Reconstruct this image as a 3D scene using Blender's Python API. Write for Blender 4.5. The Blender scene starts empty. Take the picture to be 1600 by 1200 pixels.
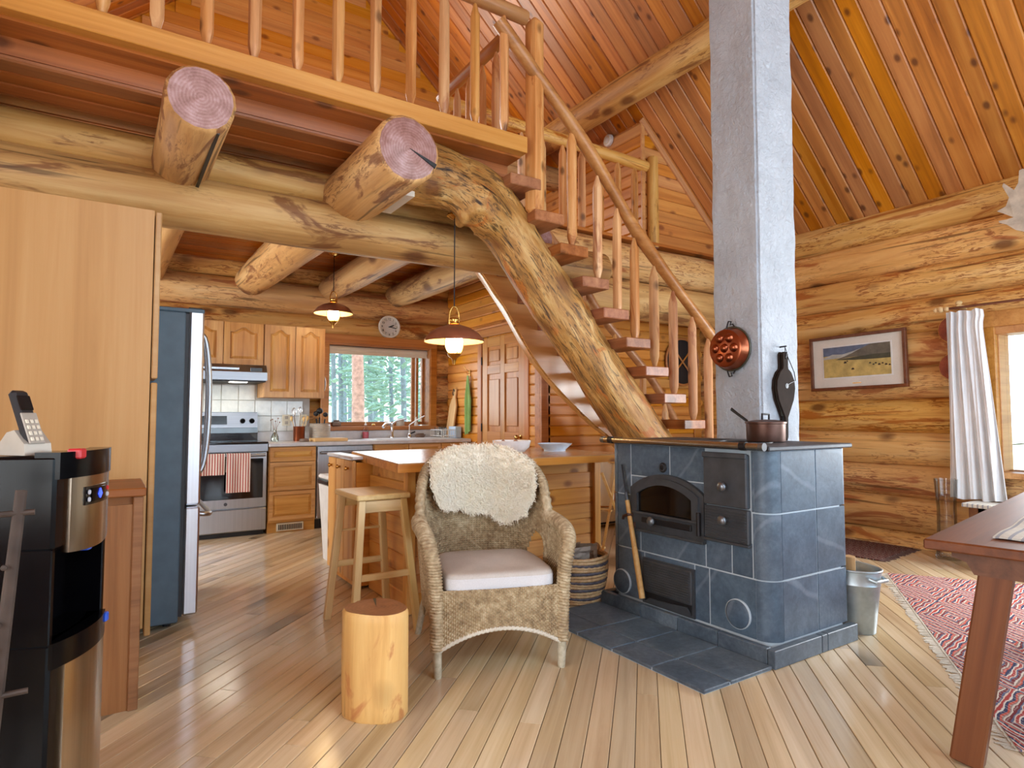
import bpy, math, random
from mathutils import Matrix, Vector, noise
random.seed(7)
sc = bpy.context.scene
COL = sc.collection
PI = math.pi

# ------------------------------------------------------------------ camera, world, light, exposure
cam_d = bpy.data.cameras.new('camera'); cam = bpy.data.objects.new('camera', cam_d); COL.objects.link(cam)
cam_d.sensor_fit = 'HORIZONTAL'; cam_d.sensor_width = 36.0; cam_d.lens = 970.0/1600.0*36.0; cam_d.clip_end = 300; cam_d.clip_start = 0.05
cam.location = (0, 0, 1.15); cam.rotation_euler = (math.radians(92.95), 0, math.radians(-33.0))
sc.camera = cam
vs = sc.view_settings
vs.view_transform = 'Standard'; vs.look = 'None'; vs.gamma = 1.0; vs.use_curve_mapping = False; vs.exposure = -0.12
w = bpy.data.worlds.new('sky'); sc.world = w; w.use_nodes = True
bg = w.node_tree.nodes['Background']; bg.inputs[0].default_value = (0.64, 0.83, 1.0, 1); bg.inputs[1].default_value = 5.0

def area(name, loc, direction, sx, sy, power, color):
    l = bpy.data.lights.new(name, 'AREA'); l.shape = 'RECTANGLE'; l.size = sx; l.size_y = sy; l.energy = power; l.color = color
    o = bpy.data.objects.new(name, l); COL.objects.link(o); o.location = loc
    o.rotation_euler = Vector(direction).to_track_quat('-Z', 'Y').to_euler()
    return o
# daylight at window openings built below; the two fill lights use added openings
area('window_daylight_front', (4.2, -2.36, 1.35), (0, 1, 0.0), 2.3, 1.8, 72, (0.56, 0.80, 1.0))
area('window_daylight_front_left', (1.6, -2.36, 1.35), (0, 1, 0.0), 1.5, 1.8, 26, (0.75, 0.88, 1.0))
area('window_daylight_gable', (1.9, -2.36, 4.0), (0, 1, -0.1), 3.4, 1.9, 85, (0.74, 0.88, 1.0))
area('fill_light_left', (-1.92, 0.35, 1.45), (1, 0, 0), 2.4, 1.7, 85, (1.0, 0.97, 0.92))  # added fill from the left for stair and loft faces
area('window_daylight_kitchen', (2.70, 6.98, 1.50), (0, -1, -0.1), 1.1, 0.8, 9, (0.85, 0.93, 1.0))
area('fill_light_kitchen_side', (-1.92, 5.75, 1.55), (1, 0, 0.05), 1.5, 1.2, 100, (1.0, 0.97, 0.92))  # added fill to lift the dark kitchen, hidden past the fridge
area('window_daylight_right', (5.86, 1.0, 1.36), (-1, 0, 0), 1.3, 1.0, 140, (0.90, 0.96, 1.0))
area('window_daylight_loft', (1.6, 6.85, 4.1), (0, -1, -0.15), 1.9, 1.1, 110, (1.0, 0.95, 0.88))

# ------------------------------------------------------------------ helpers
def lin(r, g, b):
    def f(c):
        c /= 255.0
        return c/12.92 if c <= 0.04045 else ((c+0.055)/1.055)**2.4
    return (f(r), f(g), f(b), 1.0)

class MB:
    def __init__(s): s.v = []; s.f = []; s.mi = []
    def add(s, vs_, fs, m=0):
        o = len(s.v); s.v += [tuple(p) for p in vs_]
        for f in fs: s.f.append(tuple(i+o for i in f)); s.mi.append(m)
        return s
    def box(s, a, b, ch=0.0, m=0):
        x0, y0, z0 = (min(a[i], b[i]) for i in range(3)); x1, y1, z1 = (max(a[i], b[i]) for i in range(3))
        if ch <= 0:
            V = [(x0,y0,z0),(x1,y0,z0),(x1,y1,z0),(x0,y1,z0),(x0,y0,z1),(x1,y0,z1),(x1,y1,z1),(x0,y1,z1)]
            F = [(0,3,2,1),(4,5,6,7),(0,1,5,4),(1,2,6,5),(2,3,7,6),(3,0,4,7)]
            return s.add(V, F, m)
        ch = min(ch, (x1-x0)*.49, (y1-y0)*.49, (z1-z0)*.49)
        V = []; idx = {}
        for i, X in enumerate((x0, x1)):
            for j, Y in enumerate((y0, y1)):
                for k, Z in enumerate((z0, z1)):
                    sx, sy, sz = (1, -1)[i], (1, -1)[j], (1, -1)[k]
                    idx[i,j,k,0] = len(V); V.append((X, Y+sy*ch, Z+sz*ch))
                    idx[i,j,k,1] = len(V); V.append((X+sx*ch, Y, Z+sz*ch))
                    idx[i,j,k,2] = len(V); V.append((X+sx*ch, Y+sy*ch, Z))
        F = []
        for i in (0, 1):
            q = [idx[i,0,0,0], idx[i,1,0,0], idx[i,1,1,0], idx[i,0,1,0]]; F.append(q if i else q[::-1])
            q = [idx[0,i,0,1], idx[1,i,0,1], idx[1,i,1,1], idx[0,i,1,1]]; F.append(q[::-1] if i else q)
            q = [idx[0,0,i,2], idx[1,0,i,2], idx[1,1,i,2], idx[0,1,i,2]]; F.append(q if i else q[::-1])
        for i in (0, 1):
            for j in (0, 1):
                F.append([idx[i,j,0,0], idx[i,j,1,0], idx[i,j,1,1], idx[i,j,0,1]])
                F.append([idx[i,0,j,0], idx[i,1,j,0], idx[i,1,j,2], idx[i,0,j,2]])
                F.append([idx[0,i,j,1], idx[1,i,j,1], idx[1,i,j,2], idx[0,i,j,2]])
                for k in (0, 1): F.append([idx[i,j,k,0], idx[i,j,k,1], idx[i,j,k,2]])
        return s.add(V, F, m)
    def loft(s, rings, closed=True, caps=True, m=0, capm=None):
        n = len(rings[0]); V = [p for r in rings for p in r]; F = []
        for a in range(len(rings)-1):
            for i in range(n if closed else n-1):
                j = (i+1) % n; F.append((a*n+i, a*n+j, (a+1)*n+j, (a+1)*n+i))
        o = len(s.v); s.add(V, F, m)
        if caps and closed:
            cm = m if capm is None else capm
            s.f.append(tuple(o+i for i in range(n))[::-1]); s.mi.append(cm)
            b = o+(len(rings)-1)*n; s.f.append(tuple(b+i for i in range(n))); s.mi.append(cm)
        return s
    def tube(s, pts, r, n=8, caps=True, m=0, flat=None, up=None):
        P = [Vector(p) for p in pts]; k = len(P); rings = []
        T = []
        for i in range(k):
            t = (P[min(i+1, k-1)]-P[max(i-1, 0)])
            T.append(t.normalized() if t.length > 1e-9 else Vector((0,0,1)))
        ref = Vector(up) if up else (Vector((0,0,1)) if abs(T[0].z) < .9 else Vector((1,0,0)))
        u = (ref - T[0]*ref.dot(T[0])).normalized()
        for i in range(k):
            u = (u - T[i]*u.dot(T[i]))
            u = u.normalized() if u.length > 1e-6 else Vector((1,0,0))
            v = T[i].cross(u); rr = r[i] if isinstance(r, (list, tuple)) else r
            fl = flat if flat else 1.0
            rings.append([P[i]+(u*math.cos(2*PI*a/n)+v*math.sin(2*PI*a/n)*fl)*rr for a in range(n)])
        return s.loft(rings, True, caps, m)
    def cyl(s, p, q, r, n=16, r2=None, m=0):
        return s.tube([p, q], [r, r if r2 is None else r2], n, True, m)
    def lathe(s, prof, n=24, c=(0,0,0), m=0, caps=False):
        rings = [[(c[0]+r*math.cos(2*PI*a/n), c[1]+r*math.sin(2*PI*a/n), c[2]+z) for a in range(n)] for r, z in prof]
        return s.loft(rings, True, caps, m)
    def prism(s, poly, fn, d0, d1, m=0):
        n = len(poly); V = [fn(a, b, d0) for a, b in poly]+[fn(a, b, d1) for a, b in poly]
        F = [tuple(range(n))[::-1], tuple(range(n, 2*n))]+[(i, (i+1) % n, n+(i+1) % n, n+i) for i in range(n)]
        return s.add(V, F, m)
    def grid(s, fn, nu, nv, m=0, cu=False):
        V = [fn(i/nu, j/nv) for j in range(nv+1) for i in range(nu+1)]
        F = [(j*(nu+1)+i, j*(nu+1)+i+1, (j+1)*(nu+1)+i+1, (j+1)*(nu+1)+i) for j in range(nv) for i in range(nu)]
        return s.add(V, F, m)
    def slab(s, fn, nu, nv, th, m=0):
        """closed thick sheet: fn(u,v)->(point, normal)"""
        A = [[fn(i/nu, j/nv) for i in range(nu+1)] for j in range(nv+1)]
        top = [Vector(p)+Vector(n)*th/2 for r in A for p, n in r]; bot = [Vector(p)-Vector(n)*th/2 for r in A for p, n in r]
        N = len(top); W = nu+1; F = []
        for j in range(nv):
            for i in range(nu):
                a = j*W+i; F.append((a, a+1, a+W+1, a+W)); F.append((N+a, N+a+W, N+a+W+1, N+a+1))
        for i in range(nu): F.append((i, N+i, N+i+1, i+1)); a = nv*W+i; F.append((a, a+1, N+a+1, N+a))
        for j in range(nv): a = j*W; F.append((a, a+W, N+a+W, N+a)); a += nu; F.append((a, N+a, N+a+W, a+W))
        return s.add(top+bot, F, m)

WM = {}
def ident(): return Matrix.Identity(4)
def place(o, parent, M):
    WM[o] = M
    if parent is not None:
        o.parent = parent; o.matrix_basis = WM[parent].inverted() @ M
    else: o.matrix_basis = M
def thing(name, loc=(0,0,0), rz=0.0, parent=None):
    o = bpy.data.objects.new(name, None); o.empty_display_size = .05; COL.objects.link(o)
    place(o, parent, Matrix.Translation(loc) @ Matrix.Rotation(rz, 4, 'Z')); return o
def mesh(name, mb, mats, smooth=False, fixn=True):
    me = bpy.data.meshes.new(name); me.from_pydata([tuple(v) for v in mb.v], [], mb.f)
    for m in (mats if isinstance(mats, (list, tuple)) else [mats]): me.materials.append(m)
    if any(mb.mi): me.polygons.foreach_set('material_index', mb.mi)
    if fixn:
        import bmesh
        b = bmesh.new(); b.from_mesh(me); bmesh.ops.recalc_face_normals(b, faces=b.faces); b.to_mesh(me); b.free()
    if smooth:
        me.polygons.foreach_set('use_smooth', [True]*len(me.polygons))
        try: me.set_sharp_from_angle(angle=math.radians(smooth if smooth > 1 else 40))
        except Exception: pass
    me.update(); return me
def obj(name, mb, mats, parent=None, smooth=False, M=None, local=False, fixn=True):
    """verts in world coords (local=False): origin moved to the parent's frame or to the mesh base centre"""
    if M is None:
        if local: M = WM[parent] if parent else ident()
        elif parent is not None: M = WM[parent].copy()
        else:
            xs = [v[0] for v in mb.v]; ys = [v[1] for v in mb.v]; zs = [v[2] for v in mb.v]
            M = Matrix.Translation(((min(xs)+max(xs))/2, (min(ys)+max(ys))/2, min(zs)))
        if not local:
            Mi = M.inverted(); mb.v = [tuple(Mi @ Vector(v)) for v in mb.v]
    o = bpy.data.objects.new(name, mesh(name, mb, mats, smooth, fixn)); COL.objects.link(o); place(o, parent, M); return o
def tag(o, label, cat, group=None):
    o['label'] = label; o['category'] = cat
    if group: o['group'] = group
    return o
def struct(o, label=None):
    o['kind'] = 'structure'
    if label: o['label'] = label
    return o
def frame(p, q, nrm):
    """matrix with local X along p->q, local Z near nrm, origin at p"""
    p = Vector(p); x = (Vector(q)-p).normalized(); z = Vector(nrm); z = (z-x*z.dot(x)).normalized(); y = z.cross(x)
    return Matrix(((x.x,y.x,z.x,p.x),(x.y,y.y,z.y,p.y),(x.z,y.z,z.z,p.z),(0,0,0,1)))
def plank(name, p, q, width, th, nrm, mat, parent, ch=0.004, gap=0.0):
    """board from p to q (centre line of its face), face towards nrm, V-chamfered long edges; grain along local X"""
    M = frame(p, q, nrm); L = (Vector(q)-Vector(p)).length; h = width/2-gap/2; mb = MB()
    sec = [(-h, -th), (h, -th), (h, -ch), (h-ch, 0), (-h+ch, 0), (-h, -ch)]
    mb.loft([[(x, a, b) for a, b in sec] for x in (gap/2, L-gap/2)])
    return obj(name, mb, mat, parent, M=M)
def logbeam(name, p, q, r0, r1, mats, parent=None, wob=.012, n=18, step=.16, seed=0, rot=0.0):
    """peeled log from p to q: uneven tapering round section; end grain is material 2"""
    p = Vector(p); L = (Vector(q)-p).length; up = (0,0,1) if abs((Vector(q)-p).normalized().z) < .9 else (1,0,0)
    M = frame(p, q, up); k = max(4, int(L/step)); rings = []
    def rad(x, a):
        t = x/L; r = r0+(r1-r0)*t
        return r*(1+wob/.17*(noise.noise(Vector((x*.9+seed*7.1, math.cos(a)*.9, math.sin(a)*.9)))*1.1+.35*noise.noise(Vector((x*3+seed*3.7, math.cos(a)*2.2, math.sin(a)*2.2)))))
    for i in range(k+1):
        x = L*i/k; by = wob*.8*noise.noise(Vector((x*.5, seed*5.3, 1))); bz = wob*.8*noise.noise(Vector((x*.5, seed*5.3, 9)))
        rings.append([(x, by+rad(x, 2*PI*a/n)*math.cos(2*PI*a/n), bz+rad(x, 2*PI*a/n)*math.sin(2*PI*a/n)) for a in range(n)])
    c = .02
    r0_ = [(0, y*(1-c*5), z*(1-c*5)) for x, y, z in rings[0]]; rings[0] = [(c, y, z) for x, y, z in rings[0]]
    r1_ = [(L, y*(1-c*5), z*(1-c*5)) for x, y, z in rings[-1]]; rings[-1] = [(L-c, y, z) for x, y, z in rings[-1]]
    mb = MB(); mb.loft([r0_]+rings+[r1_], True, True, 0, 1)
    return obj(name, mb, mats, parent, smooth=50, M=M)
def spline(pts, n):
    """catmull-rom through pts -> n+1 points"""
    P = [Vector(p) for p in pts]; k = len(P)-1; out = []
    for i in range(n+1):
        t = i/n*k; a = min(int(t), k-1); f = t-a
        p0 = P[max(a-1, 0)]; p1 = P[a]; p2 = P[a+1]; p3 = P[min(a+2, k)]
        out.append(.5*((2*p1)+(p2-p0)*f+(2*p0-5*p1+4*p2-p3)*f*f+(3*p1-p0-3*p2+p3)*f**3))
    return out
def copy_tree(o, parent=None, loc=None, M=None):
    c = o.copy(); COL.objects.link(c)
    M2 = M if M is not None else (WM[parent] @ o.matrix_basis if parent else Matrix.Translation(loc) @ WM[o].to_3x3().to_4x4())
    c.parent = None; WM[c] = M2
    if parent is not None: c.parent = parent; c.matrix_basis = o.matrix_basis.copy()
    else: c.matrix_basis = M2
    for ch in [x for x in KIDS.get(o, [])] or list(o.children): copy_tree(ch, c)
    return c
KIDS = {}

# ------------------------------------------------------------------ materials
MATS = {}
class N:
    def __init__(s, name, rough=.5, metal=0.0, spec=.5):
        s.m = bpy.data.materials.new(name); s.m.use_nodes = True; s.t = s.m.node_tree; s.b = s.t.nodes['Principled BSDF']
        s.b.inputs['Roughness'].default_value = rough; s.b.inputs['Metallic'].default_value = metal; s.b.inputs['Specular IOR Level'].default_value = spec
    def n(s, t, **kw):
        x = s.t.nodes.new(t)
        for k, v in kw.items():
            if k.startswith('i_'):
                key = k[2:]; x.inputs[int(key) if key.isdigit() else key].default_value = v
            else: setattr(x, k, v)
        return x
    def l(s, a, b): s.t.links.new(a, b)
    def coord(s, scale=(1,1,1), rnd=True, kind='Object', rot=(0,0,0)):
        tc = s.n('ShaderNodeTexCoord'); mp = s.n('ShaderNodeMapping'); mp.inputs['Scale'].default_value = scale; mp.inputs['Rotation'].default_value = rot
        s.l(tc.outputs[kind], mp.inputs['Vector'])
        if rnd:
            oi = s.n('ShaderNodeObjectInfo'); mu = s.n('ShaderNodeMath', operation='MULTIPLY'); mu.inputs[1].default_value = 61.7
            s.l(oi.outputs['Random'], mu.inputs[0]); cb = s.n('ShaderNodeCombineXYZ')
            for i in range(3): s.l(mu.outputs[0], cb.inputs[i])
            s.l(cb.outputs[0], mp.inputs['Location'])
        return mp.outputs[0]
    def noise(s, vec, scale=1.0, detail=4, dist=0.0, rough=.55):
        x = s.n('ShaderNodeTexNoise'); x.inputs['Scale'].default_value = scale; x.inputs['Detail'].default_value = detail
        x.inputs['Distortion'].default_value = dist; x.inputs['Roughness'].default_value = rough; s.l(vec, x.inputs['Vector']); return x.outputs['Fac']
    def ramp(s, fac, stops, const=False):
        x = s.n('ShaderNodeValToRGB'); e = x.color_ramp.elements
        if const: x.color_ramp.interpolation = 'CONSTANT'
        while len(e) < len(stops): e.new(.5)
        for i, (p, c) in enumerate(stops): e[i].position = p; e[i].color = c if len(c) == 4 else (*c, 1)
        s.l(fac, x.inputs[0]); return x.outputs[0]
    def mix(s, fac, a, b, mode='MIX'):
        x = s.n('ShaderNodeMix', data_type='RGBA', blend_type=mode)
        for v, i in ((fac, 0), (a, 6), (b, 7)):
            if hasattr(v, 'links'): s.l(v, x.inputs[i])
            else: x.inputs[i].default_value = v
        return x.outputs[2]
    def rand(s, lo, hi):
        oi = s.n('ShaderNodeObjectInfo'); mr = s.n('ShaderNodeMapRange'); mr.inputs[3].default_value = lo; mr.inputs[4].default_value = hi
        s.l(oi.outputs['Random'], mr.inputs[0]); return mr.outputs[0]
    def vary(s, col, hue=.01, sat=.1, val=.2):
        h = s.n('ShaderNodeHueSaturation'); s.l(col, h.inputs['Color'])
        oi = s.n('ShaderNodeObjectInfo'); wn = s.n('ShaderNodeTexWhiteNoise', noise_dimensions='1D'); s.l(oi.outputs['Random'], wn.inputs['W'])
        sp = s.n('ShaderNodeSeparateColor'); s.l(wn.outputs['Color'], sp.inputs[0])
        for k, (a, b) in enumerate(((.509-hue*.55, .509+hue*.55), (.97-sat, .97+sat), (1-val, 1+val))):
            mr = s.n('ShaderNodeMapRange'); mr.inputs[3].default_value = a; mr.inputs[4].default_value = b; s.l(sp.outputs[k], mr.inputs[0]); s.l(mr.outputs[0], h.inputs[k])
        return h.outputs[0]
    def bump(s, fac, strength=.3, dist=.01):
        x = s.n('ShaderNodeBump'); x.inputs['Strength'].default_value = strength; x.inputs['Distance'].default_value = dist
        s.l(fac, x.inputs['Height']); s.l(x.outputs[0], s.b.inputs['Normal'])
    def col(s, c):
        if hasattr(c, 'links'): s.l(c, s.b.inputs['Base Color'])
        else: s.b.inputs['Base Color'].default_value = c
        return s
    def mathn(s, op, a, b=0.0):
        x = s.n('ShaderNodeMath', operation=op)
        for i, v in enumerate((a, b)):
            if hasattr(v, 'links'): s.l(v, x.inputs[i])
            else: x.inputs[i].default_value = v
        return x.outputs[0]

def plain(name, c, rough=.5, metal=0.0, var=0.0, spec=.5, bump=0.0, bscale=60):
    k = N(name, rough, metal, spec); v = k.coord((1,1,1), False); f = k.noise(v, 14, 3)
    c = tuple(c); d = tuple(min(1, x*(1-.10-var)) for x in c[:3])+(1,); e = tuple(min(1, x*(1+.05+var)) for x in c[:3])+(1,)
    k.col(k.ramp(f, [(.3, d), (.7, e)]))
    if bump: k.bump(k.noise(v, bscale, 4), bump, .004)
    return k.m
def emit(name, c, s):
    k = N(name); k.col(tuple(c)); k.b.inputs['Emission Color'].default_value = tuple(c); k.b.inputs['Emission Strength'].default_value = s; return k.m
def wood(name, dark, mid, light, axis=0, kind='Object', rough=.45, fine=22.0, lx=1.0, knots=.0, knotcol=None, patch=None, patch_amt=0.0, patch_scale=(1.4, 4.5), crack=0.0, var=.15, hue=.008, bump=.25, spec=.45, flake=0.0, flakecol=None, fsc=(7.0, 42.0), bdist=.006):
    k = N(name, rough, 0, spec)
    def sv_(a, b):
        s3 = [b, b, b]; s3[axis] = a; return tuple(s3)
    v = k.coord(sv_(lx, fine), kind=kind); v2 = k.coord(sv_(lx*.5, fine*.28), kind=kind)
    g = k.noise(v, 1.0, 8, .6, .68); h = k.noise(v2, 1.0, 3, 1.0)
    f = k.mathn('ADD', k.mathn('MULTIPLY', g, .55), k.mathn('MULTIPLY', h, .45))
    c = k.ramp(f, [(.33, dark), (.5, mid), (.66, light)])
    if patch is not None:
        v3 = k.coord(sv_(patch_scale[0], patch_scale[1]), kind=kind); p = k.noise(v3, 1.0, 5, 1.2, .62)
        pm = k.ramp(p, [(.62-.10*patch_amt, (0,0,0)), (.66-.06*patch_amt, (1,1,1))])
        c = k.mix(k.mathn('MULTIPLY', pm, .85), c, patch)
    if crack:
        v4 = k.coord(sv_(lx*.8, fine*1.3), kind=kind); q = k.noise(v4, 1.0, 2, .3)
        cm = k.ramp(q, [(.63, (0,0,0)), (.70, (1,1,1))])
        c = k.mix(k.mathn('MULTIPLY', cm, crack), c, tuple(x*.25 for x in dark[:3])+(1,))
    if flake:
        v6 = k.coord(sv_(*fsc), kind=kind); a6 = k.noise(v6, 1.0, 4, 1.6, .65); v7 = k.coord(sv_(1.3, 3.2), kind=kind); b7 = k.noise(v7, 1.0, 3, .8)
        fm = k.mathn('MULTIPLY', k.ramp(a6, [(.52, (0,0,0)), (.58, (1,1,1))]), k.ramp(b7, [(.56-.12*flake, (0,0,0)), (.66-.12*flake, (1,1,1))]))
        c = k.mix(k.mathn('MULTIPLY', fm, .8), c, flakecol)
    if knots:
        v5 = k.coord(sv_(6.0, 10.0), kind=kind); vo = k.n('ShaderNodeTexVoronoi', feature='F1'); vo.inputs['Scale'].default_value = knots; k.l(v5, vo.inputs['Vector'])
        km = k.ramp(vo.outputs['Distance'], [(.10, (1,1,1)), (.22, (0,0,0))])
        c = k.mix(k.mathn('MULTIPLY', km, .8), c, knotcol or tuple(x*.35 for x in dark[:3])+(1,))
    k.col(k.vary(c, hue, .08, var))
    if bump: k.bump(f, bump, bdist)
    return k.m
M_log = wood('log_wall', lin(196,130,66), lin(226,168,98), lin(238,194,134), rough=.5, fine=16, lx=.9, flake=1.0, flakecol=lin(146,68,26), knots=.35, knotcol=lin(96,40,18), patch=lin(172,82,30), patch_amt=.75, patch_scale=(.9,6.5), crack=.8, var=.10, hue=.006, bump=.45, bdist=.008)
M_beam = wood('log_beam', lin(158,104,54), lin(200,146,84), lin(222,178,118), rough=.58, fine=16, lx=.9, flake=.45, flakecol=lin(128,74,36), knots=.3, knotcol=lin(100,50,26), patch=lin(128,70,36), patch_amt=.55, patch_scale=(1.2,5), crack=.7, var=.12, hue=.01, bump=.4, bdist=.008)
M_bark = wood('weathered_log', lin(92,60,34), lin(184,128,64), lin(224,186,124), kind='UV', rough=.5, fine=18, lx=2.6, flake=1.6, flakecol=lin(84,56,30), fsc=(6.0, 46.0), knots=.3, knotcol=lin(120,66,26), patch=lin(186,104,38), patch_amt=.45, patch_scale=(2.5,7.0), crack=1.0, var=.0, bump=.9, bdist=.02)
M_rail = wood('handrail_wood', lin(140,80,38), lin(174,108,58), lin(192,132,80), rough=.35, fine=24, lx=.8, var=.08)
M_stake = wood('baluster_wood', lin(158,92,48), lin(204,138,86), lin(226,176,124), rough=.45, fine=22, lx=1.0, knots=.7, patch=lin(168,94,52), patch_amt=.3, var=.08)
M_tread = wood('tread_fir', lin(128,62,34), lin(164,90,54), lin(184,114,74), rough=.38, fine=26, lx=1.0, var=.08, knots=.3)
M_sawn = wood('sawn_stringer', lin(180,104,40), lin(212,136,62), lin(224,152,76), rough=.22, fine=9, lx=.6, var=.0, spec=.6)
M_fascia = wood('fascia_board', lin(172,104,52), lin(200,132,72), lin(214,152,92), rough=.4, fine=26, lx=.8, knots=.25, var=.03)
M_ceil = wood('ceiling_fir', lin(132,62,22), lin(168,86,32), lin(188,108,46), rough=.36, fine=22, lx=.6, knots=.5, var=.16, hue=.004, spec=.5)
M_roof = wood('roof_cedar', lin(138,72,24), lin(178,100,36), lin(200,126,54), rough=.4, fine=18, lx=.6, knots=.75, knotcol=lin(76,28,12), var=.17, hue=.006, spec=.5)
M_pine = wood('pine_panel', lin(176,96,36), lin(208,128,52), lin(224,152,74), rough=.38, fine=20, lx=.7, knots=.6, knotcol=lin(126,58,26), var=.10, hue=.008)
M_island = wood('island_pine', lin(176,98,38), lin(212,138,62), lin(226,160,84), rough=.36, fine=20, lx=.7, knots=.7, knotcol=lin(130,64,30), var=.09)
M_trim = wood('trim_fir', lin(150,82,36), lin(182,108,52), lin(200,130,72), rough=.36, fine=24, lx=.8, var=.06)
M_door = wood('door_fir', lin(156,92,44), lin(186,118,62), lin(202,140,82), rough=.36, fine=26, lx=.7, var=.06)
M_oak = wood('oak_cabinet', lin(172,110,56), lin(206,146,84), lin(222,168,106), rough=.38, fine=34, lx=1.4, var=.04, bump=.15)
M_oakv = wood('oak_door', lin(172,110,56), lin(206,146,84), lin(222,168,106), axis=2, rough=.38, fine=34, lx=1.4, var=.04, bump=.15)
M_islandv = wood('island_pine_upright', lin(176,102,46), lin(214,146,78), lin(228,168,100), axis=2, rough=.36, fine=20, lx=.7, knots=.7, knotcol=lin(130,64,30), var=.06)
M_maple = wood('maple_laminate', lin(172,124,76), lin(186,138,88), lin(196,152,104), rough=.4, fine=12, lx=.5, var=.02, bump=.05)
M_floor = wood('floor_maple', lin(184,156,122), lin(210,184,150), lin(224,202,172), rough=.16, fine=24, lx=.7, knots=.12, var=.16, hue=.010, bump=.10, spec=.75)
M_birch = wood('stool_birch', lin(206,160,102), lin(224,184,128), lin(234,200,150), rough=.4, fine=26, lx=1.0, knots=.2, var=.04)
M_stump = wood('stump_pine', lin(196,128,62), lin(226,170,98), lin(240,196,128), rough=.5, fine=12, lx=.8, knots=.35, patch=lin(190,108,54), patch_amt=.5, crack=.6, var=.0, bump=.4)
M_table = wood('table_fir', lin(80,38,20), lin(108,54,30), lin(126,70,42), rough=.5, fine=22, lx=.8, var=.04)
M_red = wood('low_case_wood', lin(112,62,34), lin(138,80,46), lin(154,96,60), rough=.42, fine=30, lx=1.0, var=.03)
M_butcher = wood('island_top_wood', lin(160,110,66), lin(190,140,90), lin(206,160,112), rough=.2, fine=28, lx=.6, var=.02, spec=.6)
M_board = wood('cutting_board_wood', lin(196,146,92), lin(220,172,118), lin(232,190,140), rough=.5, fine=22, lx=1.0, knots=.2, var=.05)
M_axe = wood('poker_handle_wood', lin(166,112,66), lin(196,146,96), lin(212,168,120), rough=.5, fine=24, lx=1.0, var=.04)
M_fire = wood('split_firewood', lin(176,120,68), lin(206,152,96), lin(222,176,124), rough=.6, fine=20, lx=1.0, var=.06, bump=.5)

def endgrain(name, a, b, c):
    k = N(name, .4); v = k.coord((1,1,1), False)
    sp = k.n('ShaderNodeSeparateXYZ'); k.l(v, sp.inputs[0])
    r = k.mathn('SQRT', k.mathn('ADD', k.mathn('MULTIPLY', sp.outputs[1], sp.outputs[1]), k.mathn('MULTIPLY', sp.outputs[2], sp.outputs[2])))
    nz = k.noise(v, 16, 6, .3, .7); q = k.mathn('ADD', k.mathn('MULTIPLY', r, 420.0), k.mathn('MULTIPLY', nz, 6.0))
    s_ = k.mathn('SINE', q); f = k.mathn('ADD', k.mathn('MULTIPLY', s_, .05), nz)
    k.col(k.ramp(f, [(.25, a), (.5, b), (.75, c)])); k.bump(f, .2, .004); return k.m
M_end = endgrain('log_end_grain', lin(122,80,72), lin(158,118,112), lin(188,156,156))  # purple-grey tone has a bluish sheen of light painted in
M_endw = endgrain('wall_end_grain', lin(110,44,26), lin(140,62,36), lin(168,88,54))
M_stumptop = endgrain('stump_end_grain', lin(118,72,46), lin(146,94,62), lin(166,112,78))

def slate(name, a, b, c, vein):
    k = N(name, .42, 0, .45); v = k.coord((1,1,1)); f = k.noise(v, 4.5, 8, .8, .65); g = k.noise(v, 40, 5, .4, .7)
    base = k.ramp(k.mathn('ADD', k.mathn('MULTIPLY', f, .62), k.mathn('MULTIPLY', g, .38)), [(.34, a), (.5, b), (.66, c)])
    v2 = k.coord((1.1, 1.1, 1.1), rot=(.5, .6, .3)); wv = k.n('ShaderNodeTexWave', wave_type='BANDS', bands_direction='DIAGONAL'); wv.inputs['Scale'].default_value = .9; wv.inputs['Distortion'].default_value = 2.2; wv.inputs['Detail'].default_value = 4; k.l(v2, wv.inputs['Vector'])
    vm = k.ramp(wv.outputs['Fac'], [(.992, (0,0,0)), (1.0, (1,1,1))]); c2 = k.mix(k.mathn('MULTIPLY', vm, .16), base, vein)
    k.col(k.vary(c2, .004, .08, .10)); k.bump(g, .15, .004); return k.m
M_slate = slate('soapstone', lin(62,80,94), lin(80,100,116), lin(100,120,134), lin(176,190,204))
M_hearth = slate('hearth_slate', lin(62,76,88), lin(84,100,112), lin(112,128,138), lin(120,130,142))
M_grout = plain('pale_grout', lin(186,200,210), .8, bump=.2)
M_iron = plain('cast_iron', lin(72,76,82), .5, .35, .1, bump=.15, bscale=200)
M_rust = plain('rusty_iron', lin(66,54,48), .6, .3, .25, bump=.4, bscale=40)
M_irondark = plain('black_iron', lin(34,34,38), .45, .4, .1)
M_steelrod = plain('steel_rod', lin(170,160,150), .25, 1.0)
M_black = plain('black_gloss', lin(8,8,11), .16, 0, .05, .14)
M_blackmat = plain('black_matte', lin(26,26,30), .5)
M_firebox = plain('soot_glass', lin(10,8,8), .08, 0, .1, .7)

def stucco():
    k = N('white_stucco', .75); v = k.coord((1,1,1), False); a = k.noise(v, 28, 6, .4, .7); b = k.noise(v, 4, 3)
    k.col(k.ramp(b, [(.3, lin(180,186,194)), (.7, lin(196,202,210))])); k.bump(k.mathn('ADD', a, k.mathn('MULTIPLY', b, .4)), .9, .03); return k.m
M_stucco = stucco()

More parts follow.
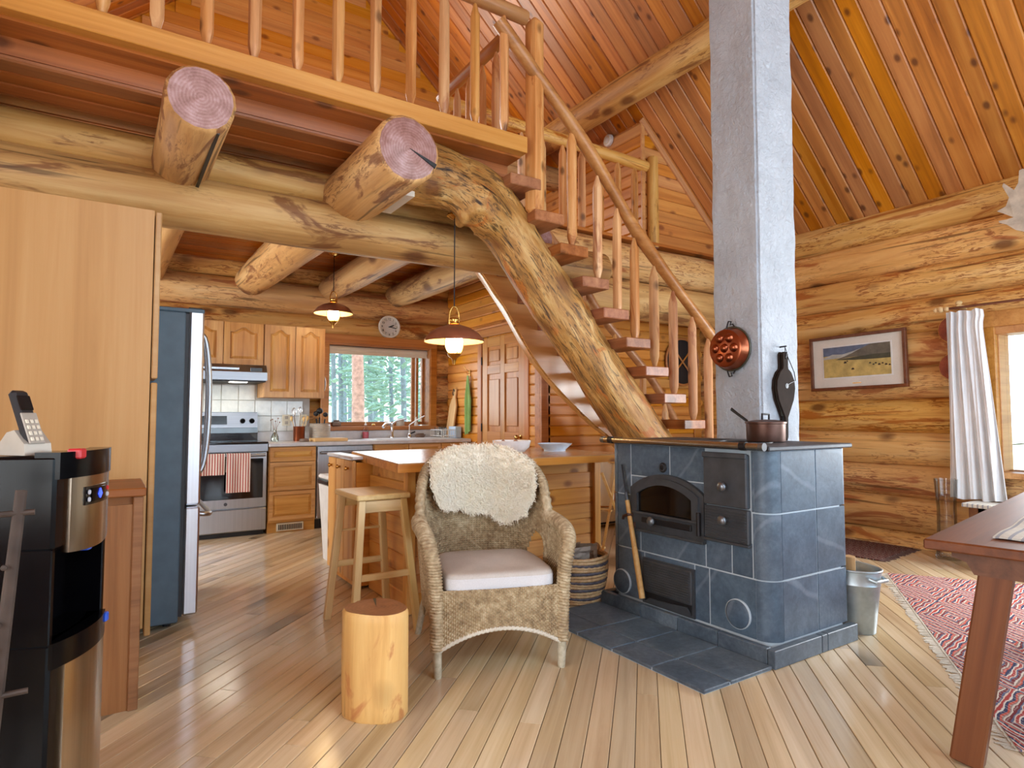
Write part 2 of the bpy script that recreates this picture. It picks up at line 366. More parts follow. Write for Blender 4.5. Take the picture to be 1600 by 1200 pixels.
def steel(name, c, rough=.28, axis=2):
    k = N(name, rough, 1.0); s_ = [90, 90, 90]; s_[axis] = 1.0; v = k.coord(tuple(s_), False); f = k.noise(v, 1.0, 3)
    d = tuple(x*.86 for x in c[:3])+(1,); k.col(k.ramp(f, [(.3, d), (.7, c)])); k.bump(f, .04, .001); return k.m
M_steel = steel('brushed_steel', lin(178,180,184), .34)
M_steelh = steel('brushed_steel_level', lin(150,150,154), .34, 0)
M_coolersteel = steel('cooler_steel', lin(186,176,162), .22)
M_chrome = plain('chrome', lin(214,216,220), .12, 1.0)
M_fridgeside = plain('fridge_side_grey', lin(74,94,108), .5, 0, .02, bump=.1, bscale=300)
M_fridgedoor = steel('fridge_door_steel', lin(206,208,214), .34)
M_glassblack = plain('oven_black_glass', lin(16,18,26), .08, 0, .02, .7)
M_knobsteel = plain('grey_steel', lin(120,124,130), .35, .8)
M_display = plain('control_display', lin(18,18,20), .2)
M_white = plain('white_enamel', lin(226,226,224), .4)
M_cream = plain('cream_plastic', lin(226,218,194), .45)
M_counter = plain('grey_laminate', lin(208,208,212), .3, 0, .02)
M_tile = plain('white_wall_tile', lin(222,222,216), .18, 0, .02, .6)
M_tilegrout = plain('tile_grout', lin(196,196,192), .8)
M_brass = plain('brass', lin(204,160,88), .25, 1.0, .06)
M_copper = plain('copper', lin(158,88,60), .3, 1.0, .12)
M_oldcopper = plain('aged_copper', lin(96,68,58), .42, .8, .15)
M_coppershade = plain('copper_shade', lin(168,108,82), .3, .6, .06)
M_patina = plain('dull_green_metal', lin(84,84,72), .45, .6, .15)
M_shadein = plain('cream_shade_lining', lin(240,222,160), .5)
M_bulb = emit('lit_lamp_glass', (1.0, .76, .42, 1), 45.0)
M_hoodlamp = emit('lit_hood_lamp', (1.0, .95, .85, 1), 10.0)
M_led = emit('blue_display', (.05, .10, 1.0, 1), 1.6)
M_red_p = plain('red_plastic', lin(196,40,50), .35)
M_blue_p = plain('blue_plastic', lin(40,90,210), .35)
M_navy_p = plain('grey_button', lin(190,196,210), .4)
M_phone = plain('phone_silver', lin(176,170,160), .4, .2)
M_keys = plain('phone_keys', lin(222,214,196), .5)

def cloth(name, c1, c2, sc_=160, rough=.9, bump=.25, stripes=None):
    k = N(name, rough, 0, .2); v = k.coord((1,1,1), False); f = k.noise(v, sc_, 2); g = k.noise(v, 5, 3)
    c = k.ramp(k.mathn('ADD', k.mathn('MULTIPLY', f, .4), k.mathn('MULTIPLY', g, .6)), [(.35, c1), (.65, c2)])
    if stripes:
        axis, freq, thr, sc2 = stripes; sp = k.n('ShaderNodeSeparateXYZ'); k.l(v, sp.inputs[0])
        s_ = k.mathn('FRACT', k.mathn('MULTIPLY', sp.outputs[axis], freq)); c = k.mix(k.mathn('GREATER_THAN', s_, thr), c, sc2)
    k.col(c); k.bump(f, bump, .002); return k.m
M_cushion = cloth('cushion_linen', lin(192,184,176), lin(210,202,194))
M_cushside = cloth('cushion_piped_side', lin(206,204,206), lin(222,220,222))
M_curtain = cloth('white_curtain', lin(222,224,226), lin(236,236,236), 220)
M_greentowel = cloth('green_towel', lin(116,148,84), lin(146,176,108), 140)
M_stripe = cloth('striped_towel', lin(232,218,208), lin(242,230,220), 200, stripes=(0, 44.0, .60, lin(176,78,72)))
M_linen = cloth('undyed_linen', lin(214,208,196), lin(228,222,212), 180)
M_runner = cloth('woven_runner', lin(188,184,172), lin(216,212,200), 90, stripes=(1, 30.0, .7, lin(150,152,158)))
M_paper = plain('brown_paper', lin(150,126,104), .8, 0, .1)
M_paperg = plain('grey_paper', lin(168,158,148), .8, 0, .06)
M_fleece = cloth('sheepskin_fleece', lin(248,240,220), lin(254,248,234), 30, .95, .3)

def wick(name, a, b, c):
    k = N(name, .55); v = k.coord((1,1,1), False); f = k.noise(v, 45, 4); g = k.noise(v, 7, 2)
    k.col(k.ramp(k.mathn('ADD', k.mathn('MULTIPLY', f, .6), k.mathn('MULTIPLY', g, .4)), [(.34, a), (.5, b), (.66, c)])); k.bump(f, .2, .003); return k.m
M_wick = wick('wicker_strand', lin(132,110,82), lin(174,152,118), lin(206,188,156))
M_wickleg = wick('wicker_leg', lin(150,140,118), lin(184,174,150), lin(206,198,178))
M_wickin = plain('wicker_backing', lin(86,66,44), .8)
M_bask = wick('basket_straw', lin(160,124,84), lin(196,160,114), lin(216,186,144))
M_baskblue = wick('basket_navy', lin(60,58,68), lin(84,80,90), lin(110,104,110))
M_galv = plain('galvanised_zinc', lin(176,188,194), .38, .75, .10, bump=.1)
M_galvin = plain('zinc_inside', lin(70,74,78), .55, .5, .1)
M_ceramic = plain('white_ceramic', lin(234,236,240), .18, 0, .01, .6)
M_bluedish = plain('blue_white_ceramic', lin(196,214,236), .2, 0, .04, .6)
M_crock = plain('grey_stoneware', lin(176,168,156), .4, 0, .06)
M_antler = plain('moose_antler', lin(196,184,166), .6, 0, .14, bump=.3, bscale=20)
M_leather = plain('bellows_wood', lin(116,94,80), .5, 0, .12)
M_bellows = plain('dark_bellows_wood', lin(44,33,27), .8, 0, .15, .1)
M_pink = plain('pink_soap', lin(214,104,120), .2)
M_bloom = plain('dried_flowers', lin(150,110,90), .7, 0, .2)

def glassm(name, tint=(1,1,1,1), rough=0.0, alpha=.16):
    k = N(name, .03); k.b.inputs['Base Color'].default_value = tint
    tr = k.n('ShaderNodeBsdfTransparent'); tr.inputs[0].default_value = tint; gl = k.n('ShaderNodeBsdfGlossy'); gl.inputs['Roughness'].default_value = .02
    fr = k.n('ShaderNodeFresnel'); fr.inputs[0].default_value = 1.45; ms = k.n('ShaderNodeMixShader'); ad = k.mathn('ADD', k.mathn('MULTIPLY', fr.outputs[0], .6), alpha*.2)
    k.l(ad, ms.inputs[0]); k.l(tr.outputs[0], ms.inputs[1]); k.l(gl.outputs[0], ms.inputs[2])
    k.l(ms.outputs[0], k.t.nodes['Material Output'].inputs[0]); return k.m
M_glass = glassm('window_glass')
M_vase = glassm('clear_glass', (.96,.97,.97,1), 0, .02)
M_bottle = glassm('bottle_glass', (.90,.94,.90,1), 0, .3)

def kilim():
    k = N('kilim_weave', .9, 0, .15); v = k.coord((1,1,1), False); sp = k.n('ShaderNodeSeparateXYZ'); k.l(v, sp.inputs[0])
    nz = k.noise(v, 40, 2)
    x = k.mathn('ADD', sp.outputs[0], k.mathn('MULTIPLY', nz, .02)); y = sp.outputs[1]
    def pp(a, per): return k.mathn('MULTIPLY', k.mathn('PINGPONG', a, per), 1.0/per)
    d1 = k.mathn('ADD', pp(x, .34), pp(y, .17)); d2 = k.mathn('ADD', pp(x, .06), pp(y, .03))
    f = k.mathn('FRACT', k.mathn('ADD', k.mathn('MULTIPLY', d1, 2.2), k.mathn('MULTIPLY', d2, .10)))
    c = k.ramp(f, [(0, lin(176,62,56)), (.16, lin(226,214,200)), (.24, lin(60,62,92)), (.40, lin(196,84,66)), (.52, lin(150,120,110)), (.60, lin(214,200,184)), (.68, lin(120,40,44)), (.84, lin(92,96,124)), (.93, lin(216,190,170))], True)
    g = k.mathn('GREATER_THAN', k.mathn('FRACT', k.mathn('MULTIPLY', d2, 1.5)), .72)
    c = k.mix(k.mathn('MULTIPLY', g, .25), c, lin(222,212,202)); k.col(c); k.bump(k.noise(v, 220, 1), .3, .003); return k.m
M_kilim = kilim()
M_darkrug = None
def darkrug():
    k = N('dark_kilim_weave', .95, 0, .1); v = k.coord((1,1,1), False); sp = k.n('ShaderNodeSeparateXYZ'); k.l(v, sp.inputs[0])
    def pp(a, per): return k.mathn('MULTIPLY', k.mathn('PINGPONG', a, per), 1.0/per)
    d1 = k.mathn('ADD', pp(sp.outputs[0], .07), pp(sp.outputs[1], .09)); f = k.mathn('FRACT', k.mathn('MULTIPLY', d1, 2.0))
    k.col(k.ramp(f, [(0, lin(74,40,40)), (.35, lin(110,60,52)), (.6, lin(60,50,56)), (.85, lin(176,152,134))], True)); k.bump(k.noise(v, 220, 1), .3, .003); return k.m
M_darkrug = darkrug()
M_fringe = plain('cotton_fringe', lin(214,206,190), .9)
M_fringed = plain('dark_fringe', lin(96,72,66), .9)
# outdoors
M_ground = plain('dry_grass', lin(236,226,196), .9, 0, .2)
M_bush = plain('green_foliage', lin(168,194,160), .8, 0, .25)
M_needle = plain('pine_needles', lin(134,164,146), .8, 0, .25)
M_trunk = plain('pine_bark', lin(182,142,128), .9, 0, .25, bump=.6, bscale=18)
M_trunk2 = plain('grey_bark', lin(120,132,140), .9, 0, .2)
M_shingle = wood('cedar_shingle', lin(196,136,76), lin(220,164,104), lin(232,184,130), rough=.6, fine=30, lx=1.0, var=.12)
# ------------------------------------------------------------------ the shell
EAVE_X, EAVE_Z, SL, RIDGE_X = 5.95, 3.07, 0.9, 1.9
XL, YF, YB = -2.1, -2.5, 7.05
def roofz(x): return EAVE_Z+SL*(EAVE_X-x) if x > RIDGE_X else EAVE_Z+SL*(x-(2*RIDGE_X-EAVE_X))

# floor: diagonal strip boards
fl = struct(obj('floor', MB().box((XL-.2, YF-.2, -.08), (6.2, YB+.2, -.018)), M_grout), 'pale hardwood strip floor laid on the diagonal')
fl.data.materials[0] = M_leather
bw = .086; s2 = math.sqrt(.5); pieces = []
rnd = random.Random(3)
for i in range(-110, 110):
    c = i*bw                                   # offset along (1,-1)/sqrt2
    # line point = c*(s2,-s2)+t*(s2,s2); clip to the room
    lo = max((XL-c*s2)/s2, (YF+c*s2)/s2); hi = min((6.05-c*s2)/s2, (YB+.05+c*s2)/s2)
    if hi-lo < .05: continue
    t = lo-rnd.uniform(0, 1.9)
    while t < hi:
        L = rnd.uniform(1.9, 3.1); a, b = max(t, lo), min(t+L, hi); t += L
        if b-a > .04:
            m_ = (a+b)/2; x, y = c*s2+m_*s2, -c*s2+m_*s2
            fwd = x*.545+y*.839; lat = abs(x*.839-y*.545); pieces.append(((0 if (fwd > .6 and lat < fwd*1.0+.8) else 1), fwd, a, b, c))
pieces.sort(key=lambda p: (p[0], p[1]))
rest = MB()
for k, (_, _, a, b, c) in enumerate(pieces):
    p = Vector((c*s2+a*s2, -c*s2+a*s2, 0)); q = Vector((c*s2+b*s2, -c*s2+b*s2, 0))
    if k < 290: plank('floor_board', p, q, bw, .018, (0,0,1), M_floor, fl, ch=.002, gap=.0026)
    else:
        Mx = frame(p, q, (0,0,1)); L = b-a; h = bw/2-.0006
        rest.add([Mx @ Vector(v) for v in ((0,-h,-.018),(L,-h,-.018),(L,h,-.018),(0,h,-.018),(0,-h,0),(L,-h,0),(L,h,0),(0,h,0))], [(0,3,2,1),(4,5,6,7),(0,1,5,4),(1,2,6,5),(2,3,7,6),(3,0,4,7)])
if rest.v: obj('floor_boards_beyond', rest, M_floor, fl)['kind'] = 'stuff'

# roof: two plank slopes
for side, nm, lab in ((1, 'ceiling_slope_right', 'knotty cedar plank ceiling sloping down to the log wall'), (-1, 'ceiling_slope_left', 'cedar plank ceiling sloping over the left side of the loft')):
    e = EAVE_X+.12 if side > 0 else 2*RIDGE_X-EAVE_X-.12; d = Vector((RIDGE_X-e, 0, SL*abs(RIDGE_X-e))); n_in = Vector((-SL*side, 0, -1)).normalized()
    z0 = EAVE_Z-SL*.12
    a = Vector((e, 0, z0))-n_in*.05; b = a+d
    deck = MB().prism([(a.x, a.z), (b.x, b.z), (b.x, b.z+.1), (a.x, a.z+.1)], lambda u, v, t: (u, t, v), YF-.3, YB+.3)
    ro = struct(obj(nm, deck, M_roof), lab)
    k = 0; y = YF-.2
    while y < YB+.2:
        wd = .137
        plank('roof_plank', (e, y+wd/2, z0), (RIDGE_X, y+wd/2, z0+d.z), wd, .045, n_in, M_roof, ro, ch=.010, gap=.003); y += wd
# loft ceiling planks over the kitchen and the landing
CZ = 2.79
cl = struct(obj('ceiling', MB().box((XL, 3.60, CZ+.025), (2.30, 4.5, 2.90)).box((XL, 4.5, CZ+.025), (2.30, 4.84, 2.90)).box((XL, 4.84, CZ+.025), (3.58, YB, 2.90)), M_ceil), 'reddish fir plank ceiling carrying the loft')
y = 3.60
while y < YB:
    x1 = 2.28 if y < 4.80 else 3.58
    plank('ceiling_plank', (XL, y+.066, CZ), (x1, y+.066, CZ), .132, .022, (0,0,-1), M_ceil, cl, ch=.009, gap=.003); y += .132
so = struct(obj('ceiling_soffit', MB().box((3.60, 4.86, 2.76), (5.95, 5.1, 2.9)), M_ceil), 'plank soffit under the loft room')
lf = struct(obj('floor_loft', MB().box((XL, 3.44, 2.90), (2.30, 4.5, 2.995)).box((XL, 4.5, 2.91), (5.95, YB, 2.94)), M_ceil), 'loft floor above the kitchen')
tr = struct(obj('trim_1', MB().box((XL, 3.37, 2.915), (2.315, 3.47, 3.025), .004), M_fascia), 'long pale board along the loft edge')

# right wall of stacked logs, with a window
wr = struct(obj('wall_right', MB().box((6.06, YF, 0), (6.14, .60, 3.05)).box((6.06, 2.05, 0), (6.14, YB, 3.05)).box((6.06, .60, 0), (6.14, 2.05, .72)).box((6.06, .60, 1.90), (6.14, 2.05, 3.05)), M_log), 'wall of big honey-coloured peeled logs')
LM = [M_log, M_endw]
for i in range(11):
    z = 2.925-.295*i; r = .158+.006*math.sin(i*2.3)
    flip = i % 2
    def lg(y0, y1):
        logbeam('wall_log', (6.085, y1 if flip else y0, z), (6.085, y0 if flip else y1, z), r+.005, r-.003, LM, wr, wob=.009, seed=i*3+y0, step=.14)
    if 3 < i < 8: lg(2.06, 5.2); lg(YF, .59)
    else: lg(YF, 5.2)
for z in (1.87, 1.56):
    logbeam('crossing_log_end', (5.86, 2.30, z), (6.05, 2.30, z), .125, .13, LM, wr, wob=.006, seed=z)
# back kitchen wall of logs, with a window
wb = struct(obj('wall_back', MB().box((XL, 7.16, 0), (2.06, 7.24, 2.95)).box((3.35, 7.16, 0), (6.1, 7.24, 2.95)).box((2.06, 7.16, 0), (3.35, 7.24, 1.0)).box((2.06, 7.16, 1.985), (3.35, 7.24, 2.95)), M_log), 'kitchen wall of dark honey logs')
for i in range(9):
    z = .165+.33*i; r = .174+.004*math.sin(i*1.7)
    def lg(x0, x1): logbeam('wall_log', (x0, 7.20, z), (x1, 7.20, z), r, r-.002, LM, wb, wob=.008, seed=i*5+x0+40, step=.16)
    if 3 <= i < 6: lg(XL, 2.05); lg(3.36, 3.74)
    else: lg(XL, 3.74)
# panelled wall with the door
wp = struct(obj('wall_pantry', MB().box((3.622, 5.0, 0), (3.70, 5.23, 2.8)).box((3.622, 6.26, 0), (3.70, 7.1, 2.8)).box((3.622, 5.2, 2.02), (3.70, 6.3, 2.8)), M_pine), 'knotty pine panelled wall beside the sink')
for i in range(27):
    z = .0525+.105*i
    segs = [(5.0, 7.04)] if z > 2.14 else [(5.0, 5.235), (6.255, 7.04)]
    for a, b in segs: plank('wall_board', (3.60, b, z), (3.60, a, z), .105, .02, (-1,0,0), M_pine, wp, ch=.010, gap=.003)
# panelled wall behind the stairs
ws = struct(obj('wall_stair', MB().box((3.6, 5.022, 0), (6.0, 5.10, 2.8)), M_pine), 'knotty pine panelled wall behind the stairs')
for i in range(27):
    z = .0525+.105*i; plank('wall_board', (3.61, 5.0, z), (5.94, 5.0, z), .105, .02, (0,-1,0), M_pine, ws, ch=.010, gap=.003)
t2 = struct(obj('trim_2', MB().box((3.575, 5.0, 0), (3.60, 5.09, 2.75), .004).box((3.575, 4.975, 0), (3.665, 5.0, 2.75), .004), M_trim), 'upright corner board between two panelled walls')
t3 = struct(obj('trim_3', MB().box((5.80, 4.975, 0), (5.92, 4.998, 2.1), .004), M_trim), 'upright board in the corner by the log wall')
# loft room walls
wl = struct(obj('wall_loft_front', MB().prism([(4.63, 2.9), (5.95, 2.9), (5.95, 3.05), (4.63, 4.23)], lambda a, b, t: (a, t, b), 4.622, 4.70), M_pine), 'pine boarded gable end of the loft room')
i = 0
while 2.96+.128*i < 4.25:
    z = 2.96+.128*i+.064; x1 = min(5.93, EAVE_X-(z-.064-EAVE_Z)/SL)
    if x1 > 4.70: plank('wall_board', (4.64, 4.60, z), (x1, 4.60, z), .128, .02, (0,-1,0), M_pine, wl, ch=.011, gap=.003)
    i += 1
plank('gable_trim', (5.86, 4.575, 3.13), (4.60, 4.575, 4.264), .085, .025, (0,-1,0), M_fascia, wl)
wq = struct(obj('wall_loft_side', MB().box((4.632, 4.62, 2.9), (4.70, YB, 4.3)), M_pine), 'pine boarded side of the loft room')
for i in range(10):
    z = 2.96+.128*i+.064; plank('wall_board', (4.61, YB, z), (4.61, 4.62, z), .128, .02, (-1,0,0), M_pine, wq, ch=.011, gap=.003)
obj('corner_board', MB().box((4.595, 4.585, 2.95), (4.64, 4.61, 4.27), .004), M_fascia, wq)
# loft back gable, front gable wall, left wall (behind or beside the camera)
def gable(nm, lab, y0, y1, holes, mat, inner, z_from):
    """wall of vertical strips up to the roof with rectangular window holes (x0,x1,z0,z1)"""
    xs = sorted(set([XL, EAVE_X+.05, RIDGE_X]+[h[0] for h in holes]+[h[1] for h in holes])); mb = MB()
    for a, b in zip(xs, xs[1:]):
        cuts = sorted([(h[2], h[3]) for h in holes if h[0] <= a+1e-6 and h[1] >= b-1e-6]); z = z_from
        for c0, c1 in cuts: mb.box((a, y0, z), (b, y1, c0)); z = c1
        mb.prism([(a, z), (b, z), (b, roofz(b)), (a, roofz(a))], lambda u, v, t: (u, t, v), y0, y1)
    return struct(obj(nm, mb, mat), lab)
LH = [(.7, 2.6, 3.5, 4.7)]
gb = gable('wall_loft_back', 'boarded gable end at the back of the loft', 7.07, 7.15, LH, M_pine, -1, 2.9)
i = 0
while 2.95+.13*i < 6.4:
    z = 2.95+.13*i+.065; a = 2*RIDGE_X-EAVE_X+(z+.065-EAVE_Z)/SL; b = EAVE_X-(z+.065-EAVE_Z)/SL; a = max(a, XL); b = min(b, 4.62)
    segs = [(a, b)] if not (3.44 < z < 4.76) else [(a, .7), (2.6, b)]
    for p, q in segs:
        if q-p > .1: plank('wall_board', (p, 7.05, z), (q, 7.05, z), .13, .018, (0,-1,0), M_pine, gb, ch=.006, gap=.001)
    i += 1
FH = [(.8, 5.4, .4, 2.3), (.2, 3.6, 3.05, 4.95)]
gf = gable('wall_front', 'front wall with the big windows', YF-.1, YF, FH, M_pine, 1, 0)
wlft = struct(obj('wall_left', MB().box((XL-.1, YF, 0), (XL, -.85, 3.1)).box((XL-.1, 1.55, 0), (XL, 4.95, 3.1)).box((XL-.1, 6.55, 0), (XL, YB+.1, 3.1)).box((XL-.1, 4.95, 0), (XL, 6.55, .9)).box((XL-.1, 4.95, 2.2), (XL, 6.55, 3.1)).box((XL-.1, -.85, 0), (XL, 1.55, .6)).box((XL-.1, -.85, 2.3), (XL, 1.55, 3.1)), M_pine), 'left wall of the room')

def rect_window(nm, lab, axis, c, a0, a1, z0, z1, bars, th=.05, mat=None):
    """frame + bars + panes lying in plane axis=c"""
    def P(a, d, z): return (a, c+d, z) if axis == 'y' else (c+d, a, z)
    w_ = struct(obj(nm, MB().box(P(a0, -.06, z0), P(a1, .06, z0+th), .004).box(P(a0, -.06, z1-th), P(a1, .06, z1), .004).box(P(a0, -.06, z0+th), P(a0+th, .06, z1-th), .004).box(P(a1-th, -.06, z0+th), P(a1, .06, z1-th), .004), mat or M_trim), lab)
    xs = [a0+th+(a1-a0-2*th)*k/(bars+1) for k in range(bars+2)]
    for k in range(bars): obj('mullion', MB().box(P(xs[k+1]-.025, -.04, z0+th), P(xs[k+1]+.025, .04, z1-th), .003), mat or M_trim, w_)
    for k in range(bars+1):
        s_ = .025 if k > 0 else 0; e_ = .025 if k < bars else 0
        obj('pane', MB().box(P(xs[k]+s_, -.004, z0+th), P(xs[k+1]-e_, .004, z1-th)), M_glass, w_)
    return w_
rect_window('window_3', 'wide front window', 'y', YF-.05, .8, 5.4, .4, 2.3, 3)
rect_window('window_4', 'front gable window', 'y', YF-.05, .2, 3.6, 3.05, 4.95, 2)
rect_window('added_window_left', 'unseen left wall window added for fill light', 'x', XL-.05, -.85, 1.55, .6, 2.3, 1)  # opening added to carry the left fill light
rect_window('added_window_kitchen', 'unseen kitchen side window added for fill light', 'x', XL-.05, 4.95, 6.55, .9, 2.2, 1)  # opening added out of view to carry the kitchen fill light
rect_window('window_6', 'loft gable window', 'y', 7.11, .7, 2.6, 3.5, 4.7, 1)

# kitchen window over the sink
w1 = struct(thing('window_1', (2.705, 7.02, 1.0)), 'square kitchen window over the sink')
def wbx(nm, a, b, m=M_trim, ch=.004): return obj(nm, MB().box(a, b, ch), m, w1)
wbx('casing', (1.99, 6.985, 1.985), (3.42, 7.03, 2.085)); wbx('casing', (1.99, 6.985, .96), (2.075, 7.03, 1.985)); wbx('casing', (3.335, 6.985, .96), (3.42, 7.03, 1.985))
wbx('jamb', (2.06, 7.0, 1.02), (2.085, 7.22, 1.985)); wbx('jamb', (3.325, 7.0, 1.02), (3.35, 7.22, 1.985)); wbx('jamb', (2.06, 7.0, 1.965), (3.35, 7.22, 1.99))
wbx('sill', (1.98, 6.96, .985), (3.43, 7.22, 1.03)); wbx('apron', (2.0, 7.008, .93), (3.41, 7.03, .985))
wbx('sash', (2.085, 7.15, 1.03), (3.20, 7.19, 1.08)); wbx('sash', (2.085, 7.15, 1.915), (3.20, 7.19, 1.965)); wbx('sash', (2.085, 7.15, 1.08), (2.115, 7.19, 1.915)); wbx('sash', (3.155, 7.15, 1.08), (3.20, 7.19, 1.915))
obj('pane', MB().box((2.115, 7.168, 1.08), (3.155, 7.174, 1.915)), M_glass, w1)
cs = thing('casement', (3.325, 7.19, 1.03), 0, w1)
for a, b in (((3.215, 7.15, 1.04), (3.245, 7.20, 1.95)), ((3.30, 7.16, 1.04), (3.325, 7.21, 1.95)), ((3.245, 7.16, 1.04), (3.30, 7.20, 1.08)), ((3.245, 7.16, 1.91), (3.30, 7.20, 1.95))): obj('casement_rail', MB().box(a, b, .003), M_trim, cs)
obj('pane', MB().box((3.245, 7.178, 1.08), (3.30, 7.184, 1.91)), M_glass, w1)
obj('rolled_blind', MB().tube([(2.09, 7.09, 1.93), (3.32, 7.09, 1.93)], .034, 14).box((2.09, 7.07, 1.868), (3.32, 7.08, 1.93), .002), M_linen, w1, smooth=40)

# right wall window with its casing and a porch beyond
w2 = struct(thing('window_2', (5.95, 1.3, .72)), 'bright window in the log wall behind the curtain')
def w2b(nm, a, b, m=M_fascia, ch=.004): return obj(nm, MB().box(a, b, ch), m, w2)
w2b('casing', (5.895, .5, 1.86), (5.95, 2.13, 1.985)); w2b('head_board', (5.91, .58, 1.80), (6.12, 2.07, 1.862)); w2b('casing', (5.895, 2.03, .70), (5.95, 2.12, 1.86)); w2b('casing', (5.895, .5, .70), (5.95, .60, 1.86))
w2b('sill', (5.84, .48, .665), (6.12, 2.15, .71)); w2b('jamb', (5.95, 2.02, .71), (6.14, 2.055, 1.82)); w2b('jamb', (5.95, .6, .71), (6.14, .635, 1.82))
w2b('mullion', (6.02, 1.29, .71), (6.10, 1.35, 1.82)); 
for a, b in ((.635, 1.29), (1.35, 2.02)): obj('pane', MB().box((6.06, a, .71), (6.066, b, 1.82)), M_glass, w2)

# ------------------------------------------------------------------ outdoors
gd = struct(obj('ground_outside', MB().box((-40, YB+.35, -.9), (60, 60, -.25)).box((6.5, -30, -.9), (60, YB+.35, -.25)), M_ground), 'dry grassy slope outside')
mb = MB().grid(lambda u, v: (-20+70*u, 12+40*v, -.25+3.4*v*v+.8*v+.15*noise.noise(Vector((u*14, v*9, 2)))), 30, 20)
struct(obj('hillside', mb, M_ground), 'pale grassy hillside behind the trees')
def ray_at(px_, Y):
    l = (px_-800)/970.0; k = (.545+l*.839)/(.839-l*.545); return (k*Y, Y)
def pine(nm, lab, px_, Y, r, h, leaf_from, spread, nleaf, mt, seed, grp='pines outside the kitchen window'):
    x, y = ray_at(px_, Y); z0 = -.3 if Y < 13 else -.3+(Y-12)/40*1.0; rr = random.Random(seed)
    t = thing(nm, (x, y, z0)); tag(t, lab, 'tree', grp)
    obj('trunk', MB().tube([(x+.03*math.sin(k*1.3), y, z0-.2+h*k/8) for k in range(9)], [r*(1-.07*k) for k in range(9)], 10), mt, t, smooth=60)
    mb = MB()
    for k in range(nleaf):
        f = rr.random(); z = z0+leaf_from+(h-leaf_from)*f; R = spread*(1-.75*f)*math.sqrt(rr.random()); a = rr.random()*2*PI
        c = Vector((x+R*math.cos(a), y+R*math.sin(a), z-R*.25)); s_ = rr.uniform(.10, .26)
        d = Vector((math.cos(a)+rr.uniform(-.5, .5), math.sin(a)+rr.uniform(-.5, .5), rr.uniform(-.4, .5))).normalized(); u = d.cross(Vector((0,0,1))).normalized()*.4; w_ = d.cross(u).normalized()*.25
        mb.add([c-d*s_, c+u*s_, c+d*s_, c-u*s_, c+w_*s_, c-w_*s_], [(0,1,4), (1,2,4), (2,3,4), (3,0,4), (1,0,5), (2,1,5), (3,2,5), (0,3,5)])
    obj('foliage', mb, M_needle, t, fixn=False)['kind'] = 'stuff'
pine('ponderosa_pine', 'thick reddish pine trunk filling the middle of the kitchen window', 558, 12.5, .15, 9, 4.6, 2.0, 250, M_trunk, 1)
for k, (p, Y, r, lf_, sp_, n_) in enumerate(((532, 19, .09, 1.9, 1.6, 420), (538, 24, .10, 2.3, 1.8, 420), (546, 29, .11, 2.4, 2.0, 420), (578, 20, .10, 2.1, 1.8, 420), (586, 25, .11, 2.2, 1.8, 400), (596, 30, .12, 2.3, 1.9, 400), (611, 18, .08, 1.7, 1.6, 420), (630, 16, .09, .7, 1.6, 620), (652, 22, .10, 1.2, 1.7, 480), (521, 15, .07, 1.8, 1.3, 260))):
    place_ = ('left of the thick pine', 'furthest left of the thick pine', 'close to the left of the thick pine', 'close to the right of the thick pine', 'second to the right of the thick pine', 'third to the right of the thick pine', 'in the middle of the right half of the window', 'bushiest at the right of the window', 'at the right edge of the kitchen window', 'at the left edge of the kitchen window')[k]
    pine('slender_pine', 'slender pine '+place_, p, Y, r, 7.5+.4*math.sin(k*3), lf_, sp_, n_, M_trunk2, 20+k)
def bush(px_, Y, s_, n_, seed, lab):
    x, y = ray_at(px_, Y); z0 = -.25 if Y < 12 else -.2+(Y-12)/40*1.0; rr = random.Random(seed); mb = MB()
    for k in range(n_):
        a = rr.random()*2*PI; R = s_*rr.random()**.5; z = z0+rr.random()*s_*.7*(1-.5*R/s_); c = Vector((x+R*math.cos(a), y+R*math.sin(a), z)); q = rr.uniform(.04, .1)
        d = Vector((rr.uniform(-1, 1), rr.uniform(-1, 1), rr.uniform(.0, 1.2))).normalized(); u = d.orthogonal().normalized()*q*.6; w_ = d.cross(u).normalized()*q*.5
        mb.add([c-d*q, c+u, c+d*q, c-u, c+w_, c-w_], [(0,1,4), (1,2,4), (2,3,4), (3,0,4), (1,0,5), (2,1,5), (3,2,5), (0,3,5)])
    tag(obj('shrub', mb, M_bush, fixn=False), lab, 'shrub', 'shrubs outside the kitchen window')
for k, a in enumerate(((528, 11, 1.0, 'low green shrub at the foot of the window, left'), (600, 13, 1.1, 'low pale green shrub right of the thick pine trunk'), (640, 12, 1.3, 'green shrub at the lower right of the kitchen window'), (575, 16, 1.2, 'small shrub behind the thick pine trunk'))): bush(a[0], a[1], a[2], 380, 60+k, a[3])
# porch beyond the right window: shingled wall, slatted porch ceiling
pw = tag(thing('porch_wall', (8.4, 2.9, -.2)), 'shingled cedar porch wall seen through the right window', 'wall')
obj('backing', MB().box((6.9, 2.62, -.2), (7.85, 2.72, 2.6)), M_shingle, pw)
for i in range(18):
    z = .0+.13*i
    for j in range(4): plank('shingle', (6.9+.2*j+.1*(i % 2), 2.60, z), (6.9+.2*j+.1*(i % 2), 2.585, z+.14) if False else (6.9+.2*j+.1*(i % 2)+.195, 2.60, z), .135, .018, (0, -1, -.12), M_shingle, pw, ch=.003, gap=.002)
pc = tag(thing('porch_ceiling', (8.0, 1.2, 2.2)), 'slatted cedar porch ceiling above the right window view', 'porch ceiling')
for j in range(14): plank('slat', (6.3, -1.0+.26*j, 2.15+.0*j), (9.6, -1.0+.26*j, 2.05), .24, .03, (0,0,-1), M_shingle, pc, ch=.004, gap=.01)
x, y = 9.0, 1.9
bush_mb = MB(); rr = random.Random(91)
